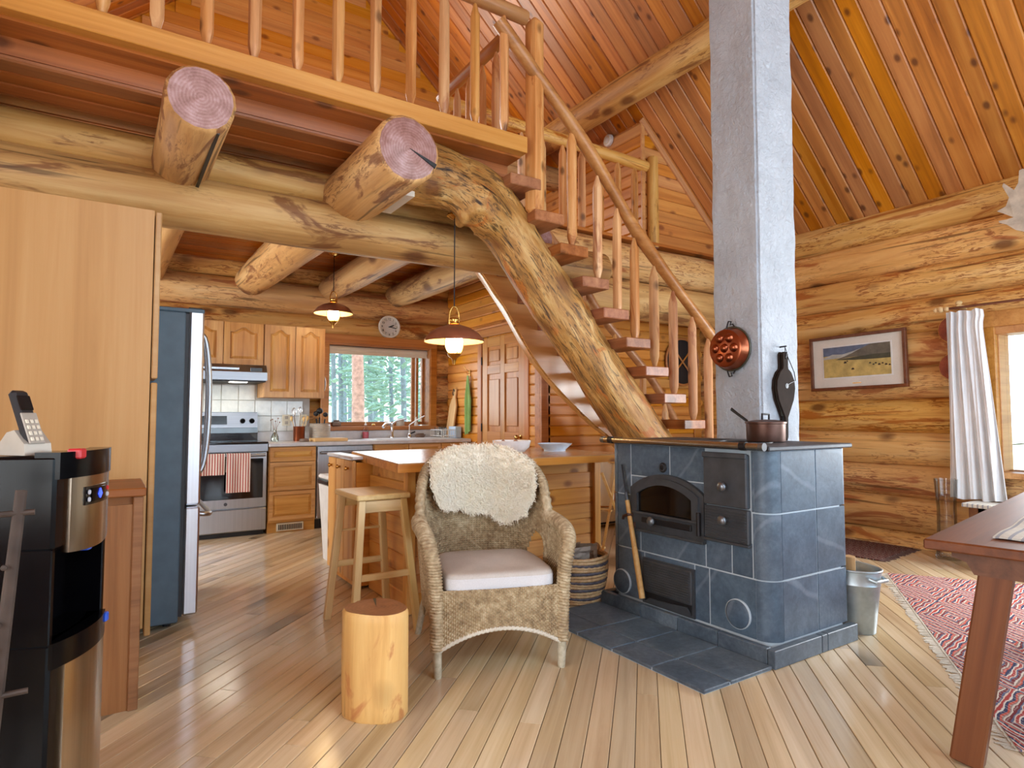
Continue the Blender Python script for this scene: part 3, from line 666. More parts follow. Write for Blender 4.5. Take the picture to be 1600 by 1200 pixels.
for k in range(700):
    c = Vector((rr.uniform(11, 14), rr.uniform(-2.5, 3.2), rr.uniform(-.3, 3.0))); q = rr.uniform(.1, .28); d = Vector((rr.uniform(-1, 1), rr.uniform(-1, 1), rr.uniform(-1, 1))).normalized(); u = d.orthogonal().normalized()*q*.6
    w_ = d.cross(u).normalized()*q*.5; bush_mb.add([c-d*q, c+u, c+d*q, c-u, c+w_, c-w_], [(0,1,4), (1,2,4), (2,3,4), (3,0,4), (1,0,5), (2,1,5), (3,2,5), (0,3,5)])
tag(obj('hedge', bush_mb, M_bush, fixn=False), 'pale green leaves beyond the porch, seen through the right window', 'hedge')

# ------------------------------------------------------------------ log beams of the loft
BM = [M_beam, M_end]
tag(logbeam('log_girder', (XL, 4.05, 2.395), (3.55, 4.05, 2.40), .165, .155, BM, wob=.008, seed=3), 'long pale log girder crossing under the loft joists', 'beam')
tag(logbeam('log_girder', (XL, 4.09, 2.640), (2.25, 4.09, 2.635), .125, .12, BM, wob=.008, seed=11), 'log lying on top of the long girder between the joists', 'beam')
JL = [(-.72, 3.1, .16, 'peeled log joist furthest left, above the tall cabinet', -.72), (.315, 3.08, .155, 'peeled log joist with a long drying crack, its end cut off near the ceiling', .30), (1.333, 3.08, .19, 'thick log joist whose round cut end juts out beside the stairs', 1.25)]
for x0, y0, r, lab, x1 in JL:
    j = tag(logbeam('log_joist', (x0, y0, 2.60), (x1, 7.1, 2.605), r, r-.02, BM, wob=.010, seed=x0*9+2), lab, 'beam', 'log joists under the loft')
    if abs(x0-1.333) < .01:
        obj('drying_crack', MB().prism([(0, .006), (.17, .016), (.17, -.008)], lambda a, b, t: (x0+a*.93+b*.4, t, 2.60-a*.38+b), y0-.004, y0+.03), M_blackmat, j)
    if abs(x0-.315) < .01:
        obj('drying_crack', MB().prism([(.055, .012), (.07, .006), (.068, -.02), (.05, -.01)], lambda a, b, t: (x0+.02+a*.9, t, 2.60-.139+b*.5), y0+.02, y0+1.0), M_blackmat, j)
for x0, lab in ((2.12, 'thinner log joist between the hanging lamp and the window'), (2.93, 'log joist nearest the panelled wall over the sink')):
    tag(logbeam('log_joist', (x0, 4.1, 2.61), (x0-.02, 7.1, 2.61), .145, .14, BM, wob=.010, seed=x0*5), lab, 'beam', 'log joists under the loft')
tag(logbeam('log_girder', (2.35, 4.62, 2.715), (5.9, 4.62, 2.72), .19, .185, [M_log, M_endw], wob=.012, seed=21), 'red-flecked log along the loft edge below the loft railing', 'beam')
tag(logbeam('log_girder', (3.0, 4.64, 2.33), (5.9, 4.64, 2.33), .20, .195, BM, wob=.010, seed=22), 'pale log stacked below the loft edge, behind the stairs', 'beam')
tag(logbeam('roof_purlin', (4.50, -2.4, 4.06), (4.50, 7.0, 4.10), .16, .16, BM, wob=.012, seed=31), 'roof purlin log running along the boarded loft room', 'beam') if False else None
tag(logbeam('roof_purlin', (4.25, -2.4, 4.40), (4.25, 7.0, 4.40), .15, .15, BM, wob=.012, seed=31), 'roof log above the smoke alarm in the loft', 'beam')
tag(logbeam('tie_beam', (-1.2, 6.0, 4.05), (4.55, 6.0, 4.05), .15, .14, BM, wob=.012, seed=33), 'cross log at the back of the loft', 'beam')
tag(logbeam('ridge_log', (RIDGE_X, YF, 6.36), (RIDGE_X, 7.0, 6.36), .2, .2, BM, wob=.012, seed=35), 'ridge log under the roof peak', 'beam')
# ------------------------------------------------------------------ log staircase
st = tag(thing('log_staircase', (4.2, 3.8, 0)), 'open log staircase on curved whole-log stringers climbing to the loft', 'staircase')
# near stringer: curved weathered log with burls
cl_pts = [(1.36,2.72), (1.60,2.725), (1.86,2.71), (2.08,2.645), (2.28,2.49), (2.49,2.265), (2.71,2.00), (2.94,1.73), (3.19,1.435), (3.48,1.13), (3.78,.84), (4.20,.43), (4.62,.02)]
cp = spline([(x, 3.63, z) for x, z in cl_pts], 110); n = 36; rings = []
knots = [(2.02, 2.58, .07, .10), (2.12, 2.47, .06, .09), (1.93, 2.50, .05, .08), (2.83, 1.93, .035, .06), (2.95, 1.85, .03, .06), (2.42, 2.22, .03, .06), (3.05, 1.62, .025, .06), (3.00, 2.00, .03, .05)]
for i, c in enumerate(cp):
    t = (cp[min(i+1, 110)]-cp[max(i-1, 0)]).normalized(); u = Vector((0,1,0)); v = t.cross(u).normalized(); f = i/110; ring = []
    ra = .215-.022*min(1, f*2.2)+.02*max(0, f-.8)
    for a in range(n):
        th = 2*PI*a/n; d = u*math.cos(th)*.82+v*math.sin(th); q = c+d*ra
        nz = .030*noise.noise(Vector((f*9, math.cos(th)*1.3, math.sin(th)*1.3)))+.015*noise.noise(Vector((f*16, math.cos(th)*4, math.sin(th)*4)))+.010*noise.noise(Vector((f*24, math.cos(th)*11, math.sin(th)*11)))
        for kx, kz, kh, ks in knots:
            if q.y < 3.63:
                dd = (q.x-kx)**2+(q.z-kz)**2; nz += kh*math.exp(-dd/(ks*ks))
        ring.append(c+d*(ra+nz))
    rings.append(ring)
near = obj('stringer', MB().loft(rings, True, True, 0, 1), [M_bark, M_end], st, smooth=60); near['label'] = 'gnarled gold and grey weathered log stringer with knots'
def uv_loft(o, n, per_u, per_v):
    me = o.data; uv = me.uv_layers.new(name='along')
    for f in me.polygons:
        ids = [(me.loops[l].vertex_index // n, me.loops[l].vertex_index % n) for l in f.loop_indices]; wrap = max(i for _, i in ids)-min(i for _, i in ids) > n/2
        for l, (a_, i_) in zip(f.loop_indices, ids): uv.data[l].uv = (a_*per_u, ((i_+n) if wrap and i_ < n/2 else i_)*per_v)
uv_loft(near, n, .0405, 1.15/n)
# far stringer: half log with a smooth sawn face, pale bark edge below
lo_pts = [(1.35,2.69), (1.615,2.699), (1.921,2.668), (2.251,2.511), (2.484,2.285), (2.729,1.995), (2.986,1.636), (3.256,1.372), (3.613,1.093), (3.878,.915), (4.3,.5), (4.72,.05)]
lp = spline([(x, 0, z) for x, z in lo_pts], 90); rings = []; edge = []
for i, c in enumerate(lp):
    t = (lp[min(i+1, 90)]-lp[max(i-1, 0)]).normalized(); nrm = Vector((-t.z, 0, t.x)); nrm = nrm if nrm.z > 0 else -nrm
    wv = .34+.03*noise.noise(Vector((i*.09, 0, 5))); a = c+nrm*.0; b = c+nrm*wv
    rings.append([(a.x, 4.25, a.z), (b.x, 4.25, b.z), (b.x, 4.42, b.z), (c.x+nrm.x*.24, 4.48, c.z+nrm.z*.24), (c.x+nrm.x*.09, 4.46, c.z+nrm.z*.09), (c.x+nrm.x*.01, 4.36, c.z+nrm.z*.01)])
    edge.append((a.x, 4.27, a.z+.004))
far = obj('stringer', MB().loft(rings), M_sawn, st, smooth=35); far['label'] = 'smooth sawn arched stringer behind the treads'
obj('bark_edge', MB().tube(edge, [.012+.004*math.sin(i*.9) for i in range(len(edge))], 8), M_beam, far, smooth=60)
# saw kerfs where the arch was pieced together
for kx, kz, dx, dz in ((2.03, 2.645, .30, .30), (2.33, 2.44, .02, .36)):
    obj('joint_line', MB().tube([(kx, 4.247, kz), (kx+dx*.9, 4.247, kz+dz*.9)], .004, 5), M_blackmat, far)
obj('shim_block', MB().box((1.40, 3.42, 2.475), (1.52, 3.80, 2.51), .003), M_linen, st)
NT = 13
for k in range(NT):
    x = 2.325+.2043*k; z = 2.735-.2066*k
    if z < .1: break
    tr_ = MB(); wob = .010*math.sin(k*2.1)
    tr_.box((x-.125, 3.40+wob, z-.038), (x+.125, 4.30, z+.038), .005)
    o = obj('tread', MB().box((0, -.125, -.038), (.90-wob, .125, .038), .006), M_tread, st, M=frame((x, 3.40+wob, z), (x, 4.3, z), (0,0,1)))
# handrails
hp = [(2.12,3.80), (2.35,3.60), (2.584,3.399), (2.874,3.130), (3.151,2.830), (3.378,2.575), (3.723,2.262), (4.133,1.912), (4.55,1.53), (5.0,1.10)]
hs = spline([(x, 3.44, z) for x, z in hp], 60)
obj('handrail', MB().tube(hs, [.046+.004*math.sin(i*.4) for i in range(61)], 14), M_rail, st, smooth=60)
fr = spline([(3.0,4.38,2.98), (3.553,4.38,2.428), (3.856,4.38,2.07), (4.473,4.38,1.526), (4.845,4.38,1.06)], 40)
obj('handrail', MB().tube(fr, .04, 12), M_rail, st, smooth=60)
def stake(name, x, y, z0, z1, r, parent, seed, mat=None, tip=.10, y2=None, x2=None):
    rr = random.Random(seed); n = 9; x2 = x if x2 is None else x2; y2 = y if y2 is None else y2; rings = []
    prof = [(0, .30), (tip*.35, .55), (tip*.9, .97), (tip, 1.0)]; L = z1-z0
    mids = [(L*.3, 1.0+rr.uniform(-.06, .08)), (L*.5, 1.0+rr.uniform(-.08, .1)), (L*.7, 1.0+rr.uniform(-.06, .06))]
    prof = prof+[m for m in mids if tip < m[0] < L-tip]+[(L-tip, .98), (L-tip*.9, .95), (L-tip*.3, .50), (L, .26)]
    ph = rr.random()*6
    for h, f in prof:
        t = h/L; cx, cy = x+(x2-x)*t+.006*math.sin(h*4+ph), y+(y2-y)*t+.006*math.cos(h*3+ph)
        rings.append([(h, r*f*math.cos(2*PI*a/n+ph)*(1+.07*math.sin(a*2.6+seed)), r*f*math.sin(2*PI*a/n+ph)*(1+.07*math.cos(a*2.1+seed))) for a in range(n)])
    M_ = frame((x, y, z0), (x2, y2, z1), (1, 0, 0))
    return obj(name, MB().loft(rings), mat or M_stake, parent, smooth=45, M=M_)
for k, (x, zt, zb) in enumerate(((2.755,3.215,2.335), (2.994,2.93,2.128), (3.187,2.72,1.872), (3.362,2.52,1.692), (3.572,2.33,1.521), (3.785,2.155,1.291), (4.008,1.965,1.088), (4.20,1.80,.88), (4.41,1.61,.68))):
    stake('baluster', x, 3.45, zb, zt, .036, st, 100+k)
stake('newel', 2.445, 3.47, 2.53, 3.95, .066, st, 99, tip=.05)['label'] = 'stout upright log post at the head of the stairs'
stake('baluster', 2.52, 3.60, 2.55, 3.45, .034, st, 98)
for k, (x, zt, zb) in enumerate(((2.60,3.20,2.47), (3.25,2.74,1.84), (3.6,2.37,1.42), (3.99,1.93,1.05), (4.35,1.62,.68), (4.65,1.28,.4))): stake('baluster', x, 4.36, zb, zt, .033, st, 140+k)

# loft railings
lr = tag(thing('loft_railing', (1.2, 3.44, 3.02)), 'stake railing standing on the pale board at the loft edge', 'railing')
for k in range(15):
    x = 2.17-.225*k; stake('baluster', x, 3.44, 3.02, 3.86, .033, lr, 200+k)
logbeam('top_rail', (-1.2, 3.44, 3.90), (2.35, 3.44, 3.90), .05, .05, [M_rail, M_end], lr, wob=.004, seed=51)
lr2 = tag(thing('loft_railing', (3.6, 4.60, 2.9)), 'stake railing of the loft against the boarded room corner', 'railing')
for k in range(10): stake('baluster', 4.50-.235*k, 4.60, 2.9, 3.74, .036, lr2, 230+k)
logbeam('top_rail', (2.3, 4.60, 3.80), (4.68, 4.60, 3.76), .058, .056, [M_log, M_end], lr2, wob=.006, seed=52)
logbeam('post', (4.72, 4.56, 2.9), (4.72, 4.56, 3.86), .06, .058, [M_beam, M_end], lr2, wob=.006, seed=53)
lr3 = tag(thing('loft_railing', (0.9, 4.5, 3.0)), 'inner stake railing of the loft behind the stair head', 'railing')
for k in range(5): stake('baluster', 2.28, 3.72+.2*k, 3.0, 3.78, .03, lr3, 260+k)
logbeam('top_rail', (2.28, 3.6, 3.83), (2.28, 4.62, 3.83), .045, .045, [M_rail, M_end], lr3, wob=.004, seed=54)
al = tag(thing('smoke_alarm', (4.605, 5.10, 4.22)), 'round white smoke alarm on the loft boards', 'smoke alarm')
obj('housing', MB().lathe([(0, -.035), (.05, -.035), (.066, -.025), (.07, 0), (0, 0)], 24), M_white, al, smooth=40, M=WM[al] @ Matrix.Rotation(PI/2, 4, 'Y'))
obj('vent_ring', MB().lathe([(.036, -.038), (.046, -.040), (.046, -.034), (.036, -.034)], 24), M_cream, al, smooth=40, M=WM[al] @ Matrix.Rotation(PI/2, 4, 'Y'))

# ------------------------------------------------------------------ chimney
ch = tag(thing('chimney', (3.5, 2.5, 0)), 'white roughcast square chimney rising behind the cook stove', 'chimney')
mb = MB(); k = 46
def chim_face(u, v):
    per = [(3.30,2.32), (3.70,2.32), (3.70,2.67), (3.30,2.67)]; t = u*4; i = int(min(t, 3.9999)); f = t-i
    a, b = per[i], per[(i+1) % 4]; x = a[0]+(b[0]-a[0])*f; y = a[1]+(b[1]-a[1])*f
    z = 6.0*v; q = .008*noise.noise(Vector((x*9, y*9, z*5)))+.003*noise.noise(Vector((x*30, y*30, z*20)))
    cx, cy = x-3.5, y-2.495; L = math.hypot(cx, cy); dd = min(f, 1-f); rd = .02*(1-dd/.06)**2 if dd < .06 else 0
    return (x+cx/L*(q-rd), y+cy/L*(q-rd), z)
mb.grid(chim_face, 96, 150); obj('stucco_shaft', mb, M_stucco, ch, smooth=60)

# ------------------------------------------------------------------ soapstone cook stove
X0, X1, Y0, Y1 = 2.61, 3.27, 1.80, 2.90; ZP, ZT = .085, .985
sv = tag(thing('cook_stove', (2.94, 2.35, 0)), 'blue-grey soapstone wood cook stove with cast iron doors', 'stove')
CR = .085   # rounded corner radius
core = MB()
def rrect(x0, y0, x1, y1, r, z, n=8):
    pts = []
    for cx, cy, a0 in ((x0+r, y0+r, PI), (x1-r, y0+r, 1.5*PI), (x1-r, y1-r, 0), (x0+r, y1-r, .5*PI)):
        for i in range(n+1): a = a0+i/n*PI/2; pts.append((cx+r*math.cos(a), cy+r*math.sin(a), z))
    return pts
core.loft([rrect(X0+.004, Y0+.004, X1-.004, Y1-.004, CR, z) for z in (0.02, ZT)]); obj('grout_core', core, M_grout, sv, smooth=40)
g = .0035; rows = [(ZP, .37), (.37, .685), (.685, ZT)]
def tile(nm, a, b, d=.004): return obj(nm, MB().box(a, b, .002), M_slate, sv)
for z0, z1 in rows:                                                    # -Y face and +X face
    for a, b in ((X0+CR, 2.985), (2.985, 3.235)): tile('stone_tile', (a+g, Y0, z0+g), (b-g, Y0+.02, z1-g))
    tile('stone_tile', (X1-.02, Y0+.06, z0+g), (X1, 2.35-g, z1-g)); tile('stone_tile', (X1-.02, 2.35+g, z0+g), (X1, Y1-CR, z1-g))
    tile('stone_tile', (X0+CR, Y1-.02, z0+g), (2.94-g, Y1, z1-g)); tile('stone_tile', (2.94+g, Y1-.02, z0+g), (X1-CR, Y1, z1-g))
    for cx, cy, a0, r in ((X0+CR, Y0+CR, PI, CR), (X1-.04, Y0+.04, 1.5*PI, .04), (X0+CR*.7, Y1-CR*.7, PI/2, CR*.7)):
        mb = MB(); rg = []
        for z in (z0+g, z1-g):
            outer = [(cx+r*math.cos(a0+i/10*PI/2), cy+r*math.sin(a0+i/10*PI/2), z) for i in range(11)]; inner = [(cx+(r-.03)*math.cos(a0+(10-i)/10*PI/2), cy+(r-.03)*math.sin(a0+(10-i)/10*PI/2), z) for i in range(11)]
            rg.append(outer+inner)
        mb.loft(rg); obj('corner_stone', mb, M_slate, sv, smooth=40)
YA, YZ = Y0+CR, Y1-.06                                                  # -X face tiles (y0,y1,z0,z1)
for a, b, z0, z1 in ((2.724, YZ, .685, ZT), (2.42, 2.724, .80, ZT), (2.175, 2.42, .80, ZT), (YA, 1.905, .685, ZT),
                     (2.649, YZ, .37, .685), (2.18, 2.649, .37, .54), (2.02, 2.18, .37, .54), (1.90, 2.02, .37, .54), (YA, 1.90, .37, .685),
                     (2.62, YZ, ZP, .37), (2.255, 2.62, .335, .37), (2.16, 2.255, ZP, .37), (YA, 2.16, ZP, .37)):
    tile('stone_tile', (X0, a+g, z0+g), (X0+.02, b-g, z1-g))
obj('stone_tile', MB().box((X0+.003, 2.178, .545), (X0+.02, 2.72, .797), .001), M_slate, sv)
# plinth
for a, b in (((2.562, 2.61, 0), (2.60, 2.95, ZP)), ((2.562, 2.34, 0), (2.60, 2.61, ZP)), ((2.562, 2.08, 0), (2.60, 2.34, ZP)), ((2.562, 1.80, 0), (2.60, 2.08, ZP)), ((2.562, 1.757, 0), (2.94, 1.80, ZP)), ((2.94, 1.757, 0), (2.99, 1.80, ZP)), ((2.99, 1.757, 0), (3.265, 1.80, ZP)), ((2.60, 2.90, 0), (3.27, 2.95, ZP))):
    obj('plinth_stone', MB().box(tuple(v+g*.5 for v in a[:2])+(a[2],), tuple(v-g*.5 for v in b), .003), M_hearth, sv)
def plug(y, z, r=.068):
    o = obj('clean_out_plug', MB().lathe([(0, .014), (r-.008, .014), (r-.002, .010), (r, 0), (r, -.005)], 32), M_slate, sv, smooth=40, M=Matrix.Translation((X0, y, z)) @ Matrix.Rotation(-PI/2, 4, 'Y'))
    obj('plug_rim', MB().lathe([(r, .012), (r+.004, .010), (r+.004, -.004)], 32), M_grout, o, smooth=40, M=Matrix.Translation((X0, y, z)) @ Matrix.Rotation(-PI/2, 4, 'Y'))
plug(2.80, .165); plug(1.985, .185)
def knob(parent, y, z, x=X0-.02, r=.026, m=M_knobsteel):
    obj('knob', MB().lathe([(0, .045), (r*.7, .043), (r, .032), (r*.9, .022), (.010, .014), (.010, 0)], 20), m, parent, smooth=50, M=Matrix.Translation((x, y, z)) @ Matrix.Rotation(-PI/2, 4, 'Y'))
def xz(y, z, t): return (t, y, z)
# arched fire door
fd = obj('fire_door_frame', MB(), M_iron, sv) if False else None
def arch(y0, y1, zb, zs, zt, n=18):
    yc = (y0+y1)/2; hw = (y1-y0)/2; rise = zt-zs; R = (hw*hw+rise*rise)/(2*rise); a = math.asin(min(1, hw/R))
    return [(y0, zb), (y1, zb)]+[(yc+R*math.sin(a-2*a*i/n), zs+(R*math.cos(a-2*a*i/n)-(R-rise))) for i in range(n+1)]
def ring_plate(outer, inner, x0, x1):
    mb = MB(); n = len(outer); V = [xz(y, z, x0) for y, z in outer]+[xz(y, z, x0) for y, z in inner]+[xz(y, z, x1) for y, z in outer]+[xz(y, z, x1) for y, z in inner]; F = []
    for i in range(n):
        j = (i+1) % n; F += [(i, j, n+j, n+i), (2*n+i, 3*n+i, 3*n+j, 2*n+j), (i, 2*n+i, 2*n+j, j), (n+i, n+j, 3*n+j, 3*n+i)]
    return mb.add(V, F)
o1 = arch(2.172, 2.708, .50, .735, .825); i1 = arch(2.20, 2.68, .535, .725, .80); i2 = arch(2.245, 2.645, .60, .705, .765)
fd = obj('fire_door', ring_plate(o1, i1, X0-.02, X0+.01), M_iron, sv); fd['label'] = 'arched cast iron fire door with black glass'
obj('door_leaf', ring_plate(i1, i2, X0-.032, X0-.002), M_iron, fd)
obj('door_glass', MB().prism(i2, xz, X0-.016, X0-.010), M_firebox, fd)
obj('door_rail', MB().box((X0-.044, 2.20, .588), (X0-.02, 2.68, .602), .004), M_iron, fd)
obj('air_slide', MB().box((X0-.044, 2.24, .545), (X0-.03, 2.60, .578), .004), M_irondark, fd)
for zz in (.62, .56): obj('hinge', MB().cyl((X0-.036, 2.195, zz-.03), (X0-.036, 2.195, zz+.03), .011, 12), M_irondark, fd, smooth=40)
knob(fd, 2.50, .565, X0-.04)
obj('latch', MB().tube([(X0-.03, 2.68, .575), (X0-.06, 2.69, .578), (X0-.065, 2.72, .565), (X0-.055, 2.735, .55)], .009, 8).tube([(X0-.02, 2.68, .57), (X0-.02, 2.68, .50)], .012, 8), M_oldcopper, fd, smooth=40)
obj('maker_badge', MB().lathe([(0, .008), (.022, .008), (.028, .004), (.028, 0)], 24), M_irondark, sv, smooth=40, M=Matrix.Translation((X0, 2.468, .862)) @ Matrix.Rotation(-PI/2, 4, 'Y'))
obj('badge_ring', MB().lathe([(.014, .010), (.020, .011), (.020, .006), (.014, .006)], 24), M_iron, sv, smooth=40, M=Matrix.Translation((X0, 2.468, .862)) @ Matrix.Rotation(-PI/2, 4, 'Y'))
# oven and wood drawers
ov = obj('oven_door', MB().box((X0-.028, 1.908, .70), (X0+.005, 2.168, .962), .006), M_iron, sv); ov['label'] = 'plain cast iron upper oven door'
obj('hood_lip', MB().box((X0-.036, 1.904, .94), (X0-.02, 2.170, .968), .004), M_iron, ov); knob(ov, 2.03, .80, X0-.028)
od = obj('oven_door', MB().box((X0-.024, 1.905, .528), (X0+.005, 2.168, .694), .005), M_iron, sv); od['label'] = 'ribbed cast iron lower oven door'
for i in range(11): obj('rib', MB().box((X0-.030, 1.915, .540+.0135*i), (X0-.022, 2.160, .547+.0135*i), .002), M_iron, od)
knob(od, 2.03, .635, X0-.03)
obj('ledge', MB().box((X0-.034, 1.900, .518), (X0, 2.175, .530), .003), M_iron, sv); obj('ledge', MB().box((X0-.034, 2.172, .488), (X0, 2.712, .502), .003), M_iron, sv)
# ash door
ad = obj('ash_door', MB().box((X0-.022, 2.262, .155), (X0+.005, 2.612, .330), .005), M_iron, sv); ad['label'] = 'ribbed iron ash door near the hearth'
for i in range(12): obj('rib', MB().box((X0-.028, 2.275, .166+.0128*i), (X0-.020, 2.60, .1725+.0128*i), .002), M_iron, ad)
obj('ash_frame', ring_plate([(2.250, .088), (2.625, .088), (2.625, .342), (2.250, .342)], [(2.266, .10), (2.609, .10), (2.609, .328), (2.266, .328)], X0-.012, X0+.01), M_iron, sv)
obj('ash_recess', MB().box((X0-.004, 2.268, .098), (X0+.012, 2.607, .155)), M_blackmat, sv)
obj('ash_lip', MB().prism([(2.27, .10), (2.60, .10), (2.57, .122), (2.42, .128), (2.30, .14)], xz, X0-.02, X0-.008), M_iron, sv)
# cooking top with rail
tp = obj('cooking_top', MB().box((X0-.035, Y0-.025, ZT), (X1+.02, Y1+.03, 1.008), .005), M_iron, sv); tp['label'] = 'black cast iron cooking top'
for cy, r in ((2.12, .12), (2.45, .15)): obj('hotplate_ring', MB().lathe([(r-.006, .0), (r-.006, .004), (r, .004), (r, 0)], 36, (2.90, cy, 1.008)), M_irondark, tp, smooth=40)
rl = obj('towel_rail', MB().tube([(2.515, 1.77, 1.008), (2.515, 2.86, 1.008)], .016, 16), M_steelrod, sv, smooth=50); rl['label'] = 'polished steel towel rail with end caps'
for y in (1.87, 2.79): obj('rail_bracket', MB().box((2.50, y-.014, .992), (2.60, y+.014, 1.024), .004).tube([(2.515, y-.016, 1.008), (2.515, y+.016, 1.008)], .021, 14), M_irondark, rl, smooth=40)
for y in (1.77, 2.86): obj('rail_end', MB().tube([(2.515, y-.012, 1.008), (2.515, y+.012, 1.008)], .019, 16), M_knobsteel, rl, smooth=40)

# hearth slabs
he = struct(obj('floor_hearth', MB().box((2.096, 1.772, 0), (2.545, 2.944, .012)), M_grout), 'slate hearth in front of the cook stove')
ys = [1.765, 2.065, 2.33, 2.595, 2.95]
for a, b in zip(ys, ys[1:]):
    for x0, x1 in ((2.09, 2.262), (2.262, 2.558)): obj('slate_slab', MB().box((x0+.003, a+.003, .002), (x1-.003, b-.003, .018), .003), M_hearth, he)
# fire poker leaning on the stove
pk = tag(thing('fire_poker', (2.50, 2.55, .09)), 'iron poker with a long split wooden handle leaning on the stove', 'poker')
pa, pb = Vector((2.535, 2.565, .13)), Vector((2.585, 2.775, .86)); dr = (pb-pa)
obj('handle', MB().tube([pa, pa+dr*.35, pa+dr*.36, pa+dr*.72], [.017, .017, .015, .013], 10), M_axe, pk, smooth=40)
obj('rod', MB().tube([pa+dr*.72, pa+dr*.9, pb], [.006, .005, .005], 8), M_irondark, pk, smooth=40); obj('ferrule', MB().tube([pa+dr*.71, pa+dr*.78], .010, 10), M_iron, pk, smooth=40)
# copper pot
pt = tag(thing('copper_pot', (3.02, 2.10, 1.012)), 'small lidded copper saucepan on the stove top', 'pot')
obj('body', MB().lathe([(0, 0), (.098, 0), (.100, .006), (.102, .095), (.107, .098), (.107, .102), (.098, .102), (.096, .01), (0, .008)], 32, (3.02, 2.10, 1.012)), M_oldcopper, pt, smooth=40)
obj('lid', MB().lathe([(.108, .102), (.108, .106), (.06, .116), (0, .120)], 32, (3.02, 2.10, 1.012)), M_oldcopper, pt, smooth=40)
obj('lid_handle', MB().tube([(2.99, 2.10, 1.128), (2.99, 2.10, 1.160), (3.05, 2.10, 1.160), (3.05, 2.10, 1.128)], .006, 8), M_irondark, pt, smooth=40)
obj('pot_handle', MB().tube([(3.02, 2.20, 1.10), (3.03, 2.23, 1.125), (3.05, 2.30, 1.16), (3.07, 2.36, 1.19)], [.010, .009, .009, .011], 8, flat=.5), M_irondark, pt, smooth=40)
# copper egg pan on the chimney
ep = tag(thing('egg_pan', (3.29, 2.513, 1.575)), 'round copper dimpled egg pan hanging on the chimney', 'pan')
RM = Matrix.Translation((3.285, 2.513, 1.572)) @ Matrix.Rotation(-PI/2, 4, 'Y')
obj('pan_body', MB().lathe([(0, .075), (.105, .075), (.118, .068), (.132, .012), (.137, .006), (.137, .0), (.10, .0)], 40), M_copper, ep, smooth=40, M=RM)
for i in range(7):
    a = i*PI/3; rr_ = 0 if i == 6 else .070
    obj('dimple', MB().lathe([(0, .026), (.012, .024), (.022, .016), (.028, .006), (.030, 0)], 18), M_copper, ep, smooth=60, M=RM @ Matrix.Translation((rr_*math.cos(a+.5), rr_*math.sin(a+.5), .072)))
obj('rim', MB().tube([(.137*math.cos(2*PI*i/40), .137*math.sin(2*PI*i/40), .006) for i in range(41)], .006, 8, False), M_patina, ep, smooth=50, M=RM)
for s_ in (1, -1): obj('ear_handle', MB().tube([(s_*.135, -.03, .01), (s_*.155, -.018, .012), (s_*.150, 0, .012), (s_*.172, -.006, .012), (s_*.175, .014, .012), (s_*.155, .022, .012), (s_*.135, .03, .01)], .0045, 8), M_irondark, ep, smooth=50, M=RM)
# bellows on the chimney
bl = tag(thing('fire_bellows', (3.49, 2.30, 1.0)), 'dark wooden fire bellows hanging on the bright side of the chimney', 'bellows')
def bprof(): return [(0, 0), (.010, .02), (.013, .14), (.03, .17), (.075, .25), (.092, .32), (.086, .37), (.055, .42), (.026, .44), (.022, .46), (.024, .53), (.014, .545)]
for yy, nm in ((2.285, 'front_board'), (2.31, 'back_board')):
    pr = bprof(); poly = [(3.49+r, 1.0+z) for r, z in pr]+[(3.49-r, 1.0+z) for r, z in pr[::-1][:-1]]
    obj(nm, MB().prism(poly, lambda a, b, t: (a, t, b), yy-.007, yy+.007), M_bellows, bl)
pr = [(.02, .15), (.03, .18), (.066, .25), (.080, .32), (.074, .37), (.045, .415), (.02, .43)]; poly = [(3.49+r, 1.0+z) for r, z in pr]+[(3.49-r, 1.0+z) for r, z in pr[::-1]]
obj('leather_bag', MB().prism(poly, lambda a, b, t: (a, t, b), 2.290, 2.306), M_patina, bl)
obj('nozzle', MB().tube([(3.49, 2.298, 1.16), (3.49, 2.298, .995)], [.014, .007], 12), M_irondark, bl, smooth=40)
obj('valve_patch', MB().lathe([(0, .003), (.016, .002), (.018, 0)], 16), M_irondark, bl, M=Matrix.Translation((3.495, 2.278, 1.335)) @ Matrix.Rotation(PI/2, 4, 'X'))
obj('hanging_cord', MB().tube([(3.49, 2.278, 1.50), (3.50, 2.275, 1.54), (3.495, 2.285, 1.575), (3.485, 2.278, 1.54), (3.49, 2.276, 1.50)], .003, 6).tube([(3.505, 2.276, 1.52), (3.58, 2.28, 1.42), (3.59, 2.28, 1.37), (3.54, 2.28, 1.355), (3.50, 2.278, 1.34)], .003, 6), M_irondark, bl, smooth=40)
obj('hook', MB().cyl((3.495, 2.325, 1.578), (3.495, 2.275, 1.58), .005, 8), M_irondark, bl)
